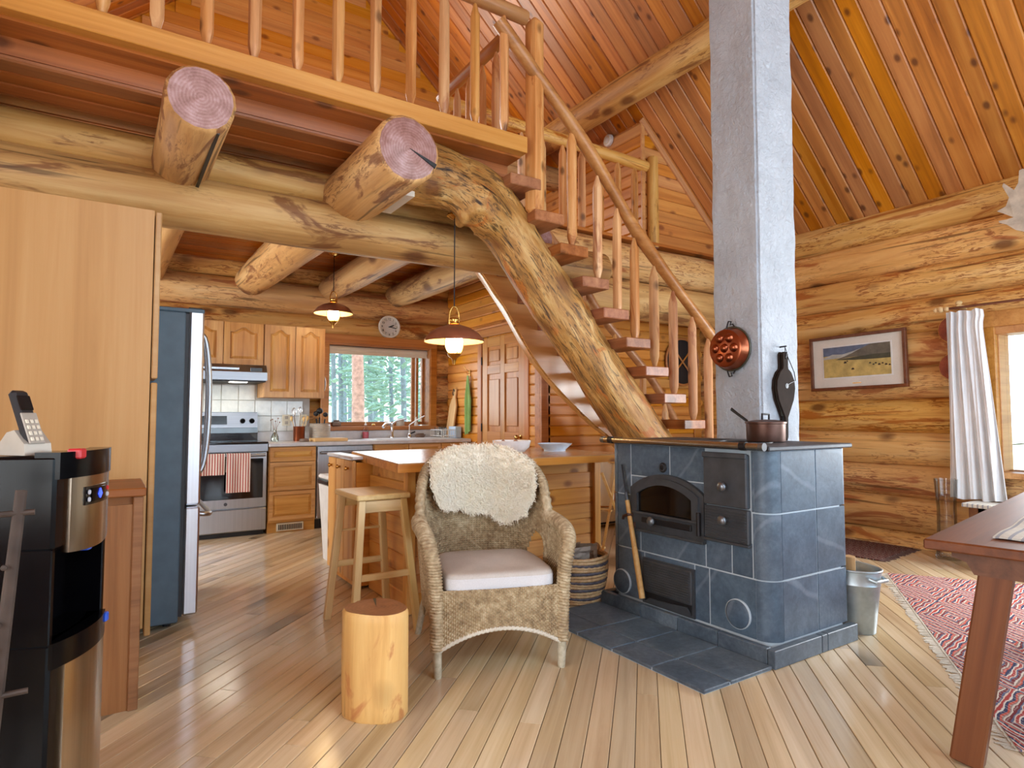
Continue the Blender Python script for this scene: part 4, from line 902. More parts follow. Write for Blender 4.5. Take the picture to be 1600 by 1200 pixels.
# ------------------------------------------------------------------ kitchen
def front_prism(poly, y0, y1): return MB().prism(poly, lambda a, b, t: (a, t, b), y0, y1)
def cath(x0, x1, z0, z1, rise, n=10):
    """rectangle with a cathedral-arched top"""
    if rise <= 0: return [(x0, z0), (x1, z0), (x1, z1), (x0, z1)]
    pts = [(x0, z0), (x1, z0)]
    for i in range(n+1):
        t = 1-i/n; x = x0+(x1-x0)*t; u = abs(2*t-1); pts.append((x, z1-rise*(.5-.5*math.cos(PI*min(1, u*1.3)))))
    return pts
def ringp(outer, inner, y0, y1):
    """flat ring between a rectangle-ish outer and inner outline (same count) in the XZ plane"""
    n = len(outer); V = [(a, y0, b) for a, b in outer]+[(a, y0, b) for a, b in inner]+[(a, y1, b) for a, b in outer]+[(a, y1, b) for a, b in inner]; F = []
    for i in range(n):
        j = (i+1) % n; F += [(i, j, n+j, n+i), (2*n+i, 3*n+i, 3*n+j, 2*n+j), (i, 2*n+i, 2*n+j, j), (n+i, n+j, 3*n+j, 3*n+i)]
    return MB().add(V, F)
def cab_door(nm, parent, x0, x1, z0, z1, y, rise=0.0, m=None, st_=.055):
    m = m or (M_oak if nm == 'drawer' else M_oakv)
    inn = cath(x0+st_, x1-st_, z0+st_, z1-st_*(.75 if rise else 1), rise)
    out = [(x0, z0), (x1, z0)]+[(x1+(x0-x1)*i/(len(inn)-3), z1) for i in range(len(inn)-2)]
    if rise <= 0: out = [(x0, z0), (x1, z0), (x1, z1), (x0, z1)]
    d = obj(nm, ringp(out, inn, y-.02, y), m, parent)
    obj('back_panel', front_prism(inn, y-.008, y-.002), m, d)
    cx = sum(p[0] for p in inn)/len(inn); zc = (z0+z1)/2; dx, dz = (x1-x0)/2-st_, (z1-z0)/2-st_
    f1, f2 = .97, .80 if dx > .08 else .7
    def sc_(f, e): return [((x0+x1)/2+(a-(x0+x1)/2)*max(.1, (dx-e)/dx), zc+(b-zc)*max(.1, (dz-e)/dz)) for a, b in inn]
    a_, b_ = sc_(1, .006), sc_(1, .032); n = len(inn)
    mb = MB(); V = [(p[0], y-.008, p[1]) for p in a_]+[(p[0], y-.019, p[1]) for p in b_]
    mb.add(V, [(i, (i+1) % n, n+(i+1) % n, n+i) for i in range(n)]+[tuple(range(n, 2*n))]); obj('raised_panel', mb, m, d)
    return d
# upper cabinets
uc = tag(thing('wall_cabinet', (1.632, 6.86, 1.34)), 'double oak wall cabinet with arched doors beside the window', 'cabinet', 'oak wall cabinets')
obj('carcass', MB().box((1.322, 6.72, 1.34), (1.945, 7.02, 2.095), .002), M_oak, uc)
cab_door('door', uc, 1.326, 1.630, 1.345, 2.09, 6.72, .045); cab_door('door', uc, 1.636, 1.941, 1.345, 2.09, 6.72, .045)
uh = tag(thing('wall_cabinet', (.94, 6.86, 1.66)), 'short oak wall cabinet above the range hood', 'cabinet', 'oak wall cabinets')
obj('carcass', MB().box((.56, 6.72, 1.66), (1.318, 7.02, 2.095), .002), M_oak, uh)
cab_door('door', uh, .564, .934, 1.665, 2.09, 6.72, .05); cab_door('door', uh, .942, 1.314, 1.665, 2.09, 6.72, .05)
ul = tag(thing('wall_cabinet', (.1, 6.86, 1.34)), 'oak wall cabinet half hidden behind the fridge', 'cabinet', 'oak wall cabinets')
obj('carcass', MB().box((-.4, 6.72, 1.34), (.556, 7.02, 2.095), .002), M_oak, ul); cab_door('door', ul, .08, .552, 1.345, 2.09, 6.72, .05)
# round white plate hung on the cabinet side
tag(obj('wall_plate', MB().lathe([(0, .010), (.05, .010), (.085, .018), (.09, .014), (.05, .002), (0, .002)], 28), M_ceramic, None, smooth=40, M=Matrix.Translation((1.946, 6.80, 1.50)) @ Matrix.Rotation(PI/2, 4, 'Y')), 'round white plate hung on the cabinet end by the window', 'plate')
# range hood
rh = tag(thing('range_hood', (.94, 6.8, 1.47)), 'slim stainless range hood with a lit lamp', 'range hood')
obj('shell', MB().prism([(6.55, 1.655), (7.02, 1.655), (7.02, 1.50), (6.50, 1.50), (6.50, 1.58)], lambda a, b, t: (t, a, b), .562, 1.316), M_steelh, rh)
obj('control_strip', MB().box((1.16, 6.505, 1.585), (1.27, 6.53, 1.625), .002), M_display, rh); obj('vent_slot', MB().box((.70, 6.510, 1.60), (1.06, 6.53, 1.622), .002), M_steel, rh)
obj('underside', MB().box((.575, 6.51, 1.485), (1.305, 7.0, 1.50)), M_blackmat, rh); obj('lamp_lens', MB().box((.98, 6.53, 1.478), (1.14, 6.62, 1.488), .004), M_hoodlamp, rh)
hl = bpy.data.lights.new('hood_lamp', 'AREA'); hl.shape = 'RECTANGLE'; hl.size = .3; hl.size_y = .1; hl.energy = 2.0; hl.color = (1, .97, .8); ho = bpy.data.objects.new('hood_lamp', hl); COL.objects.link(ho); ho.location = (.98, 6.66, 1.47)
# backsplash tiles
bs = struct(obj('wall_tiles', MB().box((-.4, 7.005, .98), (1.318, 7.03, 1.66)).box((1.318, 7.005, .98), (1.87, 7.03, 1.345)), M_tilegrout), 'white tiled backsplash')
ts = .165
for i in range(-2, 12):
    for j in range(4):
        x = -.02+ts*i; z = .985+ts*j
        if x < -.4 or x+ts > 1.875 or (x+ts > 1.33 and z+ts > 1.40): continue
        obj('tile', MB().box((x+.003, 6.997, z+.003), (x+ts-.003, 7.01, z+ts-.003), .002), M_tile, bs)
for i, x in enumerate((1.62, 1.80)):
    o = tag(thing('wall_outlet', (x, 6.992, 1.10)), ('cream power outlet on the tiles, left of the copper crock' if i == 0 else 'cream power outlet on the tiles right behind the copper crock'), 'outlet', 'kitchen outlets')
    obj('plate', MB().box((x-.042, 6.988, 1.045), (x+.042, 6.996, 1.165), .003), M_cream, o)
    for dz in (-.028, .028): obj('socket', MB().box((x-.017, 6.984, 1.105+dz-.016), (x+.017, 6.989, 1.105+dz+.016), .002), M_crock, o)
# counter
CT = .885
ctp = tag(thing('worktop', (2.45, 6.7, CT-.04)), 'pale grey laminate worktop running under the window', 'worktop')
obj('slab', MB().box((1.325, 6.40, CT-.038), (3.585, 7.005, CT), .006), M_counter, ctp)
obj('upstand', MB().box((1.325, 6.980, CT), (3.585, 7.006, CT+.098), .004), M_counter, ctp)
cl_ = tag(thing('worktop', (.2, 6.7, CT-.04)), 'short worktop left of the range, hidden behind the fridge', 'worktop'); obj('slab', MB().box((-.4, 6.40, CT-.038), (.553, 7.005, CT), .006), M_counter, cl_)
# drawers
dr_ = tag(thing('drawer_cabinet', (1.56, 6.72, 0)), 'oak base cabinet with three drawers beside the range', 'cabinet')
obj('carcass', MB().box((1.332, 6.44, .10), (1.792, 7.0, CT-.04), .002), M_oak, dr_); obj('toe_kick', MB().box((1.332, 6.46, 0), (1.792, 7.0, .10)), M_oak, dr_)
for z0, z1 in ((.700, .838), (.415, .690), (.125, .405)): cab_door('drawer', dr_, 1.340, 1.785, z0, z1, 6.44, 0, st_=.035)
vt = obj('floor_vent', MB().box((1.42, 6.445, .012), (1.68, 6.462, .09), .003), M_cream, dr_)
for i in range(14): obj('vent_slot', MB().box((1.438+.0165*i, 6.441, .026), (1.446+.0165*i, 6.447, .076)), M_irondark, vt)
# dishwasher
dw = tag(thing('dishwasher', (2.10, 6.72, 0)), 'stainless dishwasher next to the oak drawers', 'dishwasher')
obj('body', MB().box((1.80, 6.46, .10), (2.395, 7.0, CT-.04)), M_steel, dw); obj('door', MB().box((1.803, 6.425, .11), (2.392, 6.46, CT-.045), .006), M_steel, dw)
obj('handle', MB().tube([(1.83, 6.40, .775), (2.365, 6.40, .775)], .014, 12).cyl((1.86, 6.40, .775), (1.86, 6.43, .775), .009, 10).cyl((2.33, 6.40, .775), (2.33, 6.43, .775), .009, 10), M_steelh, dw, smooth=40); obj('toe_kick', MB().box((1.803, 6.49, 0), (2.392, 6.9, .105)), M_blackmat, dw)
# sink cabinet
sk = tag(thing('sink_cabinet', (2.98, 6.72, 0)), 'oak sink cabinet below the window', 'cabinet')
obj('carcass', MB().box((2.402, 6.44, .10), (3.58, 7.0, CT-.04), .002), M_oak, sk); obj('toe_kick', MB().box((2.402, 6.5, 0), (3.58, 7.0, .10)), M_blackmat, sk)
for a, b in ((2.41, 2.80), (2.81, 3.20), (3.21, 3.57)):
    cab_door('drawer', sk, a, b, .72, .835, 6.44, 0, st_=.03); cab_door('door', sk, a, b, .125, .71, 6.44, 0)
# sink rim and taps
sn = tag(thing('kitchen_sink', (2.85, 6.72, CT)), 'white double sink set into the worktop', 'sink')
obj('rim', MB().box((2.45, 6.50, CT-.002), (3.30, 6.96, CT+.008), .004), M_white, sn)
for a, b in ((2.48, 2.86), (2.89, 3.27)): obj('basin', MB().box((a, 6.53, CT+.0085), (b, 6.85, CT+.0095)), M_counter, sn)
def tap(x, lab, big):
    t = tag(thing('kitchen_tap', (x, 6.90, CT+.008)), lab, 'tap', 'taps at the sink'); z = CT+.008
    obj('base', MB().lathe([(.026, 0), (.026, .02), (.019, .03), (.019, .16 if big else .05), (0, .16 if big else .05)], 18, (x, 6.90, z)), M_chrome, t, smooth=40)
    if big:
        obj('spout', MB().tube([(x, 6.90, z+.13), (x-.04, 6.86, z+.17), (x-.12, 6.80, z+.165), (x-.16, 6.77, z+.13)], [.016, .016, .016, .018], 10), M_chrome, t, smooth=50)
        obj('lever', MB().tube([(x, 6.90, z+.16), (x+.05, 6.90, z+.195), (x+.18, 6.90, z+.225)], [.012, .009, .006], 8), M_chrome, t, smooth=50)
    else:
        obj('spout', MB().tube([(x, 6.90, z+.05), (x, 6.90, z+.15), (x+.06, 6.86, z+.20), (x+.16, 6.82, z+.26)], [.007, .007, .007, .006], 8), M_white, t, smooth=50); obj('lever', MB().tube([(x+.02, 6.90, z+.05), (x+.07, 6.89, z+.07)], .009, 8), M_blackmat, t, smooth=50)
tap(2.80, 'chrome mixer tap with a raised lever', True); tap(3.02, 'slim white water filter tap beside the mixer', False)
# range
rg = tag(thing('electric_range', (.94, 6.7, 0)), 'stainless electric range with a black glass oven', 'range')
obj('body', MB().box((.562, 6.46, .04), (1.318, 7.0, CT+.003), .004), M_steel, rg); ct_ = obj('cooktop', MB().box((.556, 6.40, CT-.002), (1.322, 6.93, CT+.014), .005), M_glassblack, rg)
for bx_, by_, br_ in ((.74, 6.53, .09), (1.13, 6.53, .11), (.74, 6.78, .075), (1.13, 6.78, .08)): obj('burner_ring', MB().lathe([(br_-.004, .0), (br_-.004, .0015), (br_, .0015), (br_, 0)], 32, (bx_, by_, CT+.014)), M_iron, ct_)
bgd = obj('backguard', MB().prism([(6.93, CT+.01), (7.0, CT+.01), (7.0, 1.19), (6.955, 1.19), (6.925, CT+.09)], lambda a, b, t: (t, a, b), .562, 1.318), M_glassblack, rg)
cpn = obj('control_panel', MB().prism([(6.922, 1.03), (6.94, 1.03), (6.965, 1.185), (6.948, 1.185)], lambda a, b, t: (t, a, b), .566, 1.314), M_steelh, rg); obj('display', MB().prism([(6.918, 1.065), (6.93, 1.065), (6.945, 1.15), (6.934, 1.15)], lambda a, b, t: (t, a, b), .72, 1.02), M_display, cpn)
for kx_ in (.62, .68, 1.17, 1.26): obj('knob', MB().lathe([(0, .026), (.02, .026), (.024, .018), (.026, 0)], 18), M_black, cpn, smooth=40, M=Matrix.Translation((kx_, 6.930, 1.10)) @ Matrix.Rotation(PI/2+.16, 4, 'X'))
odr = obj('oven_door', MB().box((.564, 6.425, .27), (1.316, 6.465, .80), .006), M_steel, rg); obj('oven_glass', MB().box((.60, 6.420, .36), (1.28, 6.43, .74), .003), M_glassblack, odr)
obj('oven_handle', MB().tube([(.59, 6.375, .775), (1.29, 6.375, .775)], .014, 12).cyl((.60, 6.375, .775), (.60, 6.43, .775), .010, 10).cyl((1.28, 6.375, .775), (1.28, 6.43, .775), .010, 10), M_steelh, odr, smooth=40)
obj('front_lip', MB().box((.558, 6.405, .805), (1.32, 6.46, CT-.003), .004), M_steelh, rg)
dwr = obj('storage_drawer', MB().box((.564, 6.425, .05), (1.316, 6.465, .262), .006), M_steel, rg); obj('maker_badge', MB().lathe([(0, .003), (.014, .003), (.016, 0)], 18), M_iron, odr, M=Matrix.Translation((.95, 6.425, .315)) @ Matrix.Rotation(PI/2, 4, 'X'))
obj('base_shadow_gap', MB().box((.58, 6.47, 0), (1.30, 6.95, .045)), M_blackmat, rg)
# striped towels over the oven handle
def hang_towel(x0, x1, zf, zb, lab, wav):
    def fn(u, v):
        L1, L2 = .80-zf, .80-zb; s_ = v*(L1+L2+.04); w_ = .006*math.sin(u*9+wav)*min(1, abs(s_-L1-.02)*5)
        if s_ < L1: y, z = 6.352-w_, zf+s_
        elif s_ < L1+.04: a = (s_-L1)/.04*PI; y, z = 6.375-.023*math.cos(a), .80+.006*math.sin(a)-.008
        else: y, z = 6.400+w_*.3, .80-(s_-L1-.04)
        return (x0+(x1-x0)*u, y, z), (0, -1, .1)
    return tag(obj('tea_towel', MB().slab(fn, 16, 30, .006), M_stripe, None, smooth=60), lab, 'towel', 'striped towels on the oven')
hang_towel(.94, 1.15, .43, .62, 'red and white striped towel hanging long on the oven handle', 0)
hang_towel(.72, .925, .60, .68, 'folded striped towel to the left on the oven handle', 1.4)

# fridge
fg = tag(thing('fridge', (.05, 4.25, 0)), 'tall stainless fridge with grey sides, seen side on', 'fridge')
obj('body', MB().box((-.36, 3.845, .035), (.345, 4.74, 1.725), .006), M_fridgeside, fg); obj('top_cap', MB().box((-.34, 3.85, 1.725), (.44, 4.735, 1.748), .004), M_fridgeside, fg)
obj('door_gasket', MB().box((.345, 3.865, .06), (.365, 4.72, 1.72)), M_blackmat, fg)
for a, b, nm in ((3.85, 4.285, 'door'), (4.295, 4.735, 'door')):
    d = obj(nm, MB().box((.365, a, .66), (.440, b, 1.735), .010), M_fridgedoor, fg)
    yh = 4.25 if a < 4 else 4.33; 
    if a < 4: yh = 4.235
    obj('handle', MB().tube(spline([(.44, yh, .80), (.49, yh, .83), (.515, yh, 1.0), (.522, yh, 1.24), (.515, yh, 1.46), (.49, yh, 1.63), (.44, yh, 1.66)], 24), .014, 10), M_steel, d, smooth=50)
fz = obj('freezer_drawer', MB().box((.365, 3.85, .065), (.440, 4.735, .650), .010), M_fridgedoor, fg)
obj('handle', MB().tube(spline([(.36, 3.90, .60), (.43, 3.895, .605), (.475, 3.90, .60), (.505, 3.98, .595), (.51, 4.29, .595), (.505, 4.62, .595), (.44, 4.69, .60)], 30), .014, 10), M_steel, fz, smooth=50)
for y_ in (3.95, 4.62): obj('foot', MB().cyl((.30, y_, 0), (.30, y_, .04), .02, 12), M_blackmat, fg)
obj('hinge_cap', MB().box((.36, 3.87, 1.735), (.43, 3.93, 1.757), .004), M_blackmat, fg)
# tall pantry cabinet
tc = tag(thing('tall_cabinet', (-.25, 3.71, 0)), 'tall pale maple pantry cabinet beside the fridge', 'cabinet')
obj('side_panel', MB().box((0, 0, -.018), (2.09, .83, 0), .001), M_maple, tc, M=frame((.170, 3.60, .105), (.170, 3.60, 2.2), (0,-1,0)))
obj('carcass', MB().box((-.66, 3.619, .10), (.168, 3.835, 2.195)), M_maple, tc); obj('toe_kick', MB().box((-.62, 3.61, 0), (.13, 3.83, .10)), M_maple, tc)
for z0, z1 in ((.065, 1.318), (1.338, 2.19)): obj('door', MB().box((.175, 3.60, z0), (.203, 3.832, z1), .005), M_maple, tc)
# low case in front of it
lc = tag(thing('low_cabinet', (-.3, 2.9, 0)), 'low reddish wooden case with a capped top between cooler and tall cabinet', 'cabinet')
obj('side_panel', MB().box((0, 0, -.012), (.80, .60, 0)), M_red, lc, M=frame((.095, 2.905, .0), (.095, 2.905, .9), (0,-1,0)))
obj('carcass', MB().box((-.55, 2.92, 0), (.105, 3.30, .83)), M_red, lc); obj('corner_post', MB().box((.093, 2.893, 0), (.128, 2.95, .832), .003), M_red, lc); obj('cap', MB().box((-.58, 2.875, .832), (.136, 3.32, .866), .005), M_red, lc)

# water cooler, turned a little
A = math.atan2(.28, .112)                                               # direction of its front width
wc = tag(thing('water_cooler', (-.082, 1.99, 0), A), 'black water cooler with brushed steel front panels', 'water cooler')
# local: x along the front (0..0.31), y to the back (0..0.33)
def cb(nm, a, b, m, p=None, ch=.006): return obj(nm, MB().box(a, b, ch), m, p or wc, local=True)
obj('cabinet', MB().box((0, .03, .02), (.31, .36, .565), .008).box((0, .03, .80), (.31, .36, 1.045), .008).box((0, .13, .56), (.31, .36, .81)), M_black, wc, local=True)
def bulge(x): return -.030*(1-((x-.155)/.155)**2)
def curved(nm, x0, x1, z0, z1, off, th, m, p=None, zc=0.0):
    mb = MB(); n_ = 14; rings = []
    for i in range(n_+1):
        x = x0+(x1-x0)*i/n_; y = .03+bulge(x)-off; zz = zc*(1-((x-.155)/.155)**2); rings.append([(x, y, z0-zz), (x, y, z1), (x, y+th, z1), (x, y+th, z0-zz)])
    return obj(nm, mb.loft(rings), m, p or wc, smooth=40, local=True)
curved('top_visor', 0.004, .306, .985, 1.055, .006, .06, M_black); up_ = curved('upper_panel', .045, .298, .795, .985, .002, .02, M_coolersteel, zc=.012)
curved('lower_panel', .045, .298, .03, .50, .002, .02, M_coolersteel); curved('drip_shelf', 0.004, .306, .50, .565, .004, .05, M_black)
cb('niche_side', (0, .032, .56), (.018, .14, .805), M_black, ch=.003); cb('niche_side', (.292, .032, .56), (.31, .14, .805), M_black, ch=.003)
pnl = curved('control_plate', .095, .235, .905, .955, .006, .008, M_display); curved('display', .118, .205, .912, .949, .009, .006, M_black)
dp = MB().prism([(.160, .918), (.150, .930), (.160, .946), (.170, .930)], lambda a, b, t: (a, t, b), .03+bulge(.16)-.0125, .03+bulge(.16)-.006); obj('lit_display', dp, M_led, wc, local=True)
for x_, z_, m_ in ((.105, .940, M_navy_p), (.105, .920, M_navy_p), (.222, .940, M_red_p), (.222, .922, M_navy_p)): obj('button', MB().lathe([(0, .003), (.006, .003), (.007, 0)], 12), m_, wc, M=WM[wc] @ Matrix.Translation((x_, .03+bulge(x_)-.008, z_)) @ Matrix.Rotation(PI/2, 4, 'X'))
cb('red_tap_lever', (.05, -.005, 1.035), (.085, .03, 1.062), M_red_p, ch=.004); cb('blue_light', (.135, .005, .775), (.16, .03, .795), M_blue_p, ch=.003); cb('blue_switch', (.272, .008, .535), (.292, .03, .562), M_blue_p, ch=.003)
obj('spout', MB().tube([(.155, .06, .81), (.155, .05, .775)], [.016, .011], 12), M_chrome, wc, smooth=40, local=True)
# cordless phone on top of it
ph = tag(thing('cordless_phone', (-.185, 2.10, 1.047), .75), 'silver and black cordless phone in its stand on the water cooler', 'phone')
def pb_(nm, mb, m, p=None, sm=40): return obj(nm, mb, m, p or ph, local=True, smooth=sm)
pb_('cradle', MB().prism([(-.045, 0), (.05, 0), (.045, .03), (.02, .06), (-.005, .066), (-.04, .03)], lambda a, b, t: (t, a, b), -.033, .040), M_phone, sm=False)
hM = WM[ph] @ Matrix.Translation((.0, -.035, .02)) @ Matrix.Rotation(-.42, 4, 'X')
hs_ = obj('handset', MB().box((-.024, -.012, 0), (.024, .014, .165), .010), M_blackmat, ph, M=hM)
fcp = obj('face', MB().box((-.022, -.0145, .005), (.022, -.010, .095), .003), M_phone, hs_, M=hM); obj('screen', MB().box((-.018, -.0150, .102), (.018, -.011, .145), .002), M_display, hs_, M=hM)
for r_ in range(4):
    for c_ in range(3): obj('key', MB().box((-.017+.0125*c_, -.0175, .012+.017*r_), (-.008+.0125*c_, -.014, .023+.017*r_), .0015), M_keys, hs_, M=hM)
# wrought iron rack at the left edge
ir = tag(thing('iron_rack', (-.1, 1.6, 0)), 'rough wrought iron rack with cross bars standing before the water cooler', 'rack')
for x_ in (-.155, -.62): obj('upright', MB().tube([(x_-.045, 1.60, 0), (x_-.03, 1.60, .35), (x_-.008, 1.60, .7), (x_+.012, 1.60, 1.0)], [.015, .0135, .012, .010], 8, flat=.6), M_rust, ir, smooth=30)
for z_ in (.955, .60, .18): obj('cross_bar', MB().tube([(-.66, 1.60, z_-.012), (-.12, 1.60, z_)], .006, 8), M_rust, ir, smooth=40)
for z_ in (.85, .74, .69, .66, .45): obj('rivet', MB().lathe([(0, .004), (.005, .003), (.006, 0)], 10), M_rust, ir, M=Matrix.Translation((-.157-(1-z_)*.05, 1.590, z_)) @ Matrix.Rotation(PI/2, 4, 'X'))

# ------------------------------------------------------------------ the door and wall pieces on the panelled wall
d1 = struct(thing('door_1', (3.6, 5.73, 0)), 'six-panel wooden door between sink and stairs')
lf_ = obj('leaf', MB().box((0, 0, -.03), (2.03, .86, 0)), M_door, d1, M=frame((3.615, 5.305, .005), (3.615, 5.305, 2), (-1,0,0)))
def dpart(nm, y0, y1, z0, z1, x, m=M_door, p=None, ch=.006, th=.03, up=True):
    if up: return obj(nm, MB().box((0, 0, -th), (z1-z0, y1-y0, 0), ch), m, p or d1, M=frame((x, y0, z0), (x, y0, z1), (-1,0,0)))
    return obj(nm, MB().box((0, -(z1-z0)/2, -th), (y1-y0, (z1-z0)/2, 0), ch), m, p or d1, M=frame((x, y1, (z0+z1)/2), (x, y0, (z0+z1)/2), (-1,0,0)))
for a, b in ((5.305, 5.415), (5.69, 5.78), (6.055, 6.165)): dpart('stile', a, b, .005, 2.035, 3.597, ch=.004, th=.018)
for a, b in ((5.415, 5.69), (5.78, 6.055)):
    for z0, z1 in ((.005, .22), (.80, .98), (1.62, 1.72), (1.93, 2.035)): dpart('rail', a, b, z0, z1, 3.597, ch=.003, th=.018, up=False)
    for z0, z1 in ((.26, .76), (1.02, 1.58), (1.74, 1.91)): dpart('panel', a+.03, b-.03, z0+.02, z1-.02, 3.602, ch=.009, th=.012)
dpart('casing', 6.175, 6.262, 0, 2.07, 3.585, M_trim); dpart('casing', 5.215, 5.298, 0, 2.07, 3.585, M_trim); dpart('head_casing', 5.19, 6.285, 2.05, 2.14, 3.58, M_trim, up=False); dpart('head_cap', 5.17, 6.30, 2.14, 2.165, 3.56, M_trim, th=.05, up=False)
obj('door_knob', MB().lathe([(.022, 0), (.022, .006), (.009, .01), (.009, .035), (.024, .045), (.026, .06), (.016, .072), (0, .074)], 20), M_brass, d1, smooth=50, M=Matrix.Translation((3.597, 5.37, .93)) @ Matrix.Rotation(-PI/2, 4, 'Y'))
for z_ in (.25, 1.02, 1.78): obj('hinge', MB().cyl((3.59, 6.170, z_-.045), (3.59, 6.170, z_+.045), .008, 8), M_irondark, d1)
o = tag(thing('wall_outlet', (4.10, 4.98, 1.22)), 'white power outlet on the boards under the stairs', 'outlet')
obj('plate', MB().box((4.04, 4.990, 1.175), (4.16, 4.999, 1.27), .003), M_white, o)
for dx in (-.03, .03): obj('socket', MB().box((4.10+dx-.018, 4.986, 1.20), (4.10+dx+.018, 4.991, 1.245), .003), M_crock, o)
# baseboard heater, drying rack with linen
bh = tag(thing('baseboard_heater', (4.5, 4.95, 0)), 'long cream baseboard heater under the stairs', 'heater')
obj('body', MB().prism([(4.91, .03), (4.995, .03), (4.995, .19), (4.94, .19), (4.91, .16)], lambda a, b, t: (t, a, b), 3.75, 5.6), M_cream, bh); obj('grille', MB().box((3.77, 4.905, .035), (5.58, 4.915, .055)).box((3.77, 4.925, .165), (5.58, 4.938, .178)), M_irondark, bh)
dk = tag(thing('drying_rack', (3.42, 3.9, 0)), 'wooden folding drying rack behind the stove', 'drying rack')
def bar(nm, p, q, s_=.012, m=M_birch): return obj(nm, MB().tube([p, q], s_*1.2, 4), m, dk)
for y_ in (3.75, 4.15): bar('leg', (3.26, y_, 0), (3.46, y_, .80)); bar('leg', (3.62, y_, 0), (3.28, y_, .70))
for t_ in (.15, .5, .97): bar('rung', (3.26+.2*t_, 3.73, .8*t_), (3.26+.2*t_, 4.17, .8*t_), .008)
def fnl(u, v): return (3.455-.03*v+.016*math.sin(u*13), 3.78+.34*u, .785-.36*v-.03*u*v), (1, .0, .0)
tag(obj('linen_cloth', MB().slab(fnl, 24, 12, .006), M_linen, None, smooth=60), 'undyed linen cloth hung on the drying rack', 'cloth')
# mirror-like bentwood hoop behind the balusters
mr_ = tag(thing('wall_hoop', (5.55, 4.96, 1.80)), 'round dark wall piece with crossed wooden bars behind the balusters', 'wall decoration')
obj('dark_disc', MB().cyl((5.60, 4.985, 1.78), (5.60, 4.995, 1.78), .27, 40), M_blackmat, mr_)
obj('hoop', MB().tube([(5.60+.27*math.cos(2*PI*i/48), 4.97, 1.78+.27*math.sin(2*PI*i/48)) for i in range(49)], .014, 8, False), M_trim, mr_, smooth=50)
for s_ in (1, -1): obj('bar', MB().tube([(5.60-.19, 4.97, 1.78-.19*s_), (5.60+.19, 4.97, 1.78+.19*s_)], .010, 6), M_trim, mr_)

# ------------------------------------------------------------------ island
isl = tag(thing('kitchen_island', (2.2, 3.75, 0)), 'pine boarded kitchen island with a thick wooden top', 'island')
IT = .892; TP = [(1.325, 3.17), (1.50, 4.45), (2.3, 4.45), (3.02, 4.15), (3.02, 3.17)]
def flat_poly(poly, z0, z1): return MB().prism(poly, lambda a, b, t: (a, b, t), z0, z1)
obj('top', flat_poly(TP, IT-.006, IT), M_butcher, isl)
obj('edge_band', flat_poly([(1.319, 3.164), (1.496, 4.456), (2.302, 4.456), (3.026, 4.154), (3.026, 3.164)], IT-.05, IT-.006), M_island, isl)
obj('carcass', MB().box((1.505, 3.42, .02), (2.90, 4.04, IT-.05)), M_island, isl)
for x_, y_ in ((1.50, 3.415), (2.925, 3.415)): obj('corner_post', MB().box((x_-.028, y_-.028, 0), (x_+.028, y_+.028, IT-.05), .004), M_islandv, isl)
for i in range(8):
    z = .055+.108*i
    if z > IT-.09: break
    plank('side_board', (1.53, 3.41, z), (2.90, 3.41, z), .108, .02, (0,-1,0), M_island, isl, ch=.005, gap=.001)
    plank('end_board', (1.490, 4.05, z), (1.490, 3.44, z), .108, .02, (-1,0,0), M_island, isl, ch=.005, gap=.001)
ic = tag(thing('island_cabinet', (1.6, 4.3, 0)), 'small three-door cabinet with brass knobs at the end of the island', 'cabinet')
obj('carcass', MB().box((1.40, 4.06, .02), (1.95, 4.62, .838)), M_island, ic); obj('top', MB().box((1.37, 4.05, .858), (1.47, 4.63, .878), .004), M_counter, ic)
for i in range(3):
    y0_ = 4.07+.185*i; dd_ = obj('door', MB().box((1.378, y0_, .06), (1.40, y0_+.178, .85), .004), M_islandv, ic)
    obj('knob', MB().lathe([(0, .03), (.012, .028), (.016, .02), (.008, .01), (.008, 0)], 14), M_brass, dd_, smooth=50, M=Matrix.Translation((1.378, y0_+.09, .795)) @ Matrix.Rotation(-PI/2, 4, 'Y'))
# bin
bn = tag(thing('waste_bin', (1.62, 5.05, 0)), 'white waste bin with a dark rim behind the stool', 'bin')
obj('tub', MB().loft([[(1.62+sx*w_, 5.0+sy*d_, z) for sx, sy in ((-1,-1), (1,-1), (1,1), (-1,1))] for z, w_, d_ in ((0, .13, .10), (.60, .165, .135))]), M_white, bn); obj('rim', MB().box((1.445, 4.855, .60), (1.795, 5.145, .645), .01), M_black, bn); obj('lid', MB().box((1.45, 4.86, .645), (1.79, 5.14, .68), .012), M_white, bn)
# ------------------------------------------------------------------ wicker armchair with cushion and sheepskin
wc2 = tag(thing('wicker_armchair', (1.512, 2.42, 0), math.radians(-20)), 'round-backed wicker armchair facing the camera', 'armchair')
def braid(mb, path, r, n=200, pitch=.02, amp=.14, seg=12, taper=None):
    P = spline(path, n); L = [0.0]
    for a, b in zip(P, P[1:]): L.append(L[-1]+(b-a).length)
    rings = []; u = None
    for i in range(n+1):
        t = (P[min(i+1, n)]-P[max(i-1, 0)]).normalized()
        if u is None: u = t.orthogonal().normalized()
        u = (u-t*u.dot(t)).normalized(); v = t.cross(u); rr = r*(taper(i/n) if taper else 1)
        rings.append([P[i]+(u*math.cos(2*PI*a/seg)+v*math.sin(2*PI*a/seg))*rr*(1+amp*math.sin(2*PI*L[i]/pitch+2*2*PI*a/seg)) for a in range(seg)])
    return mb.loft(rings)
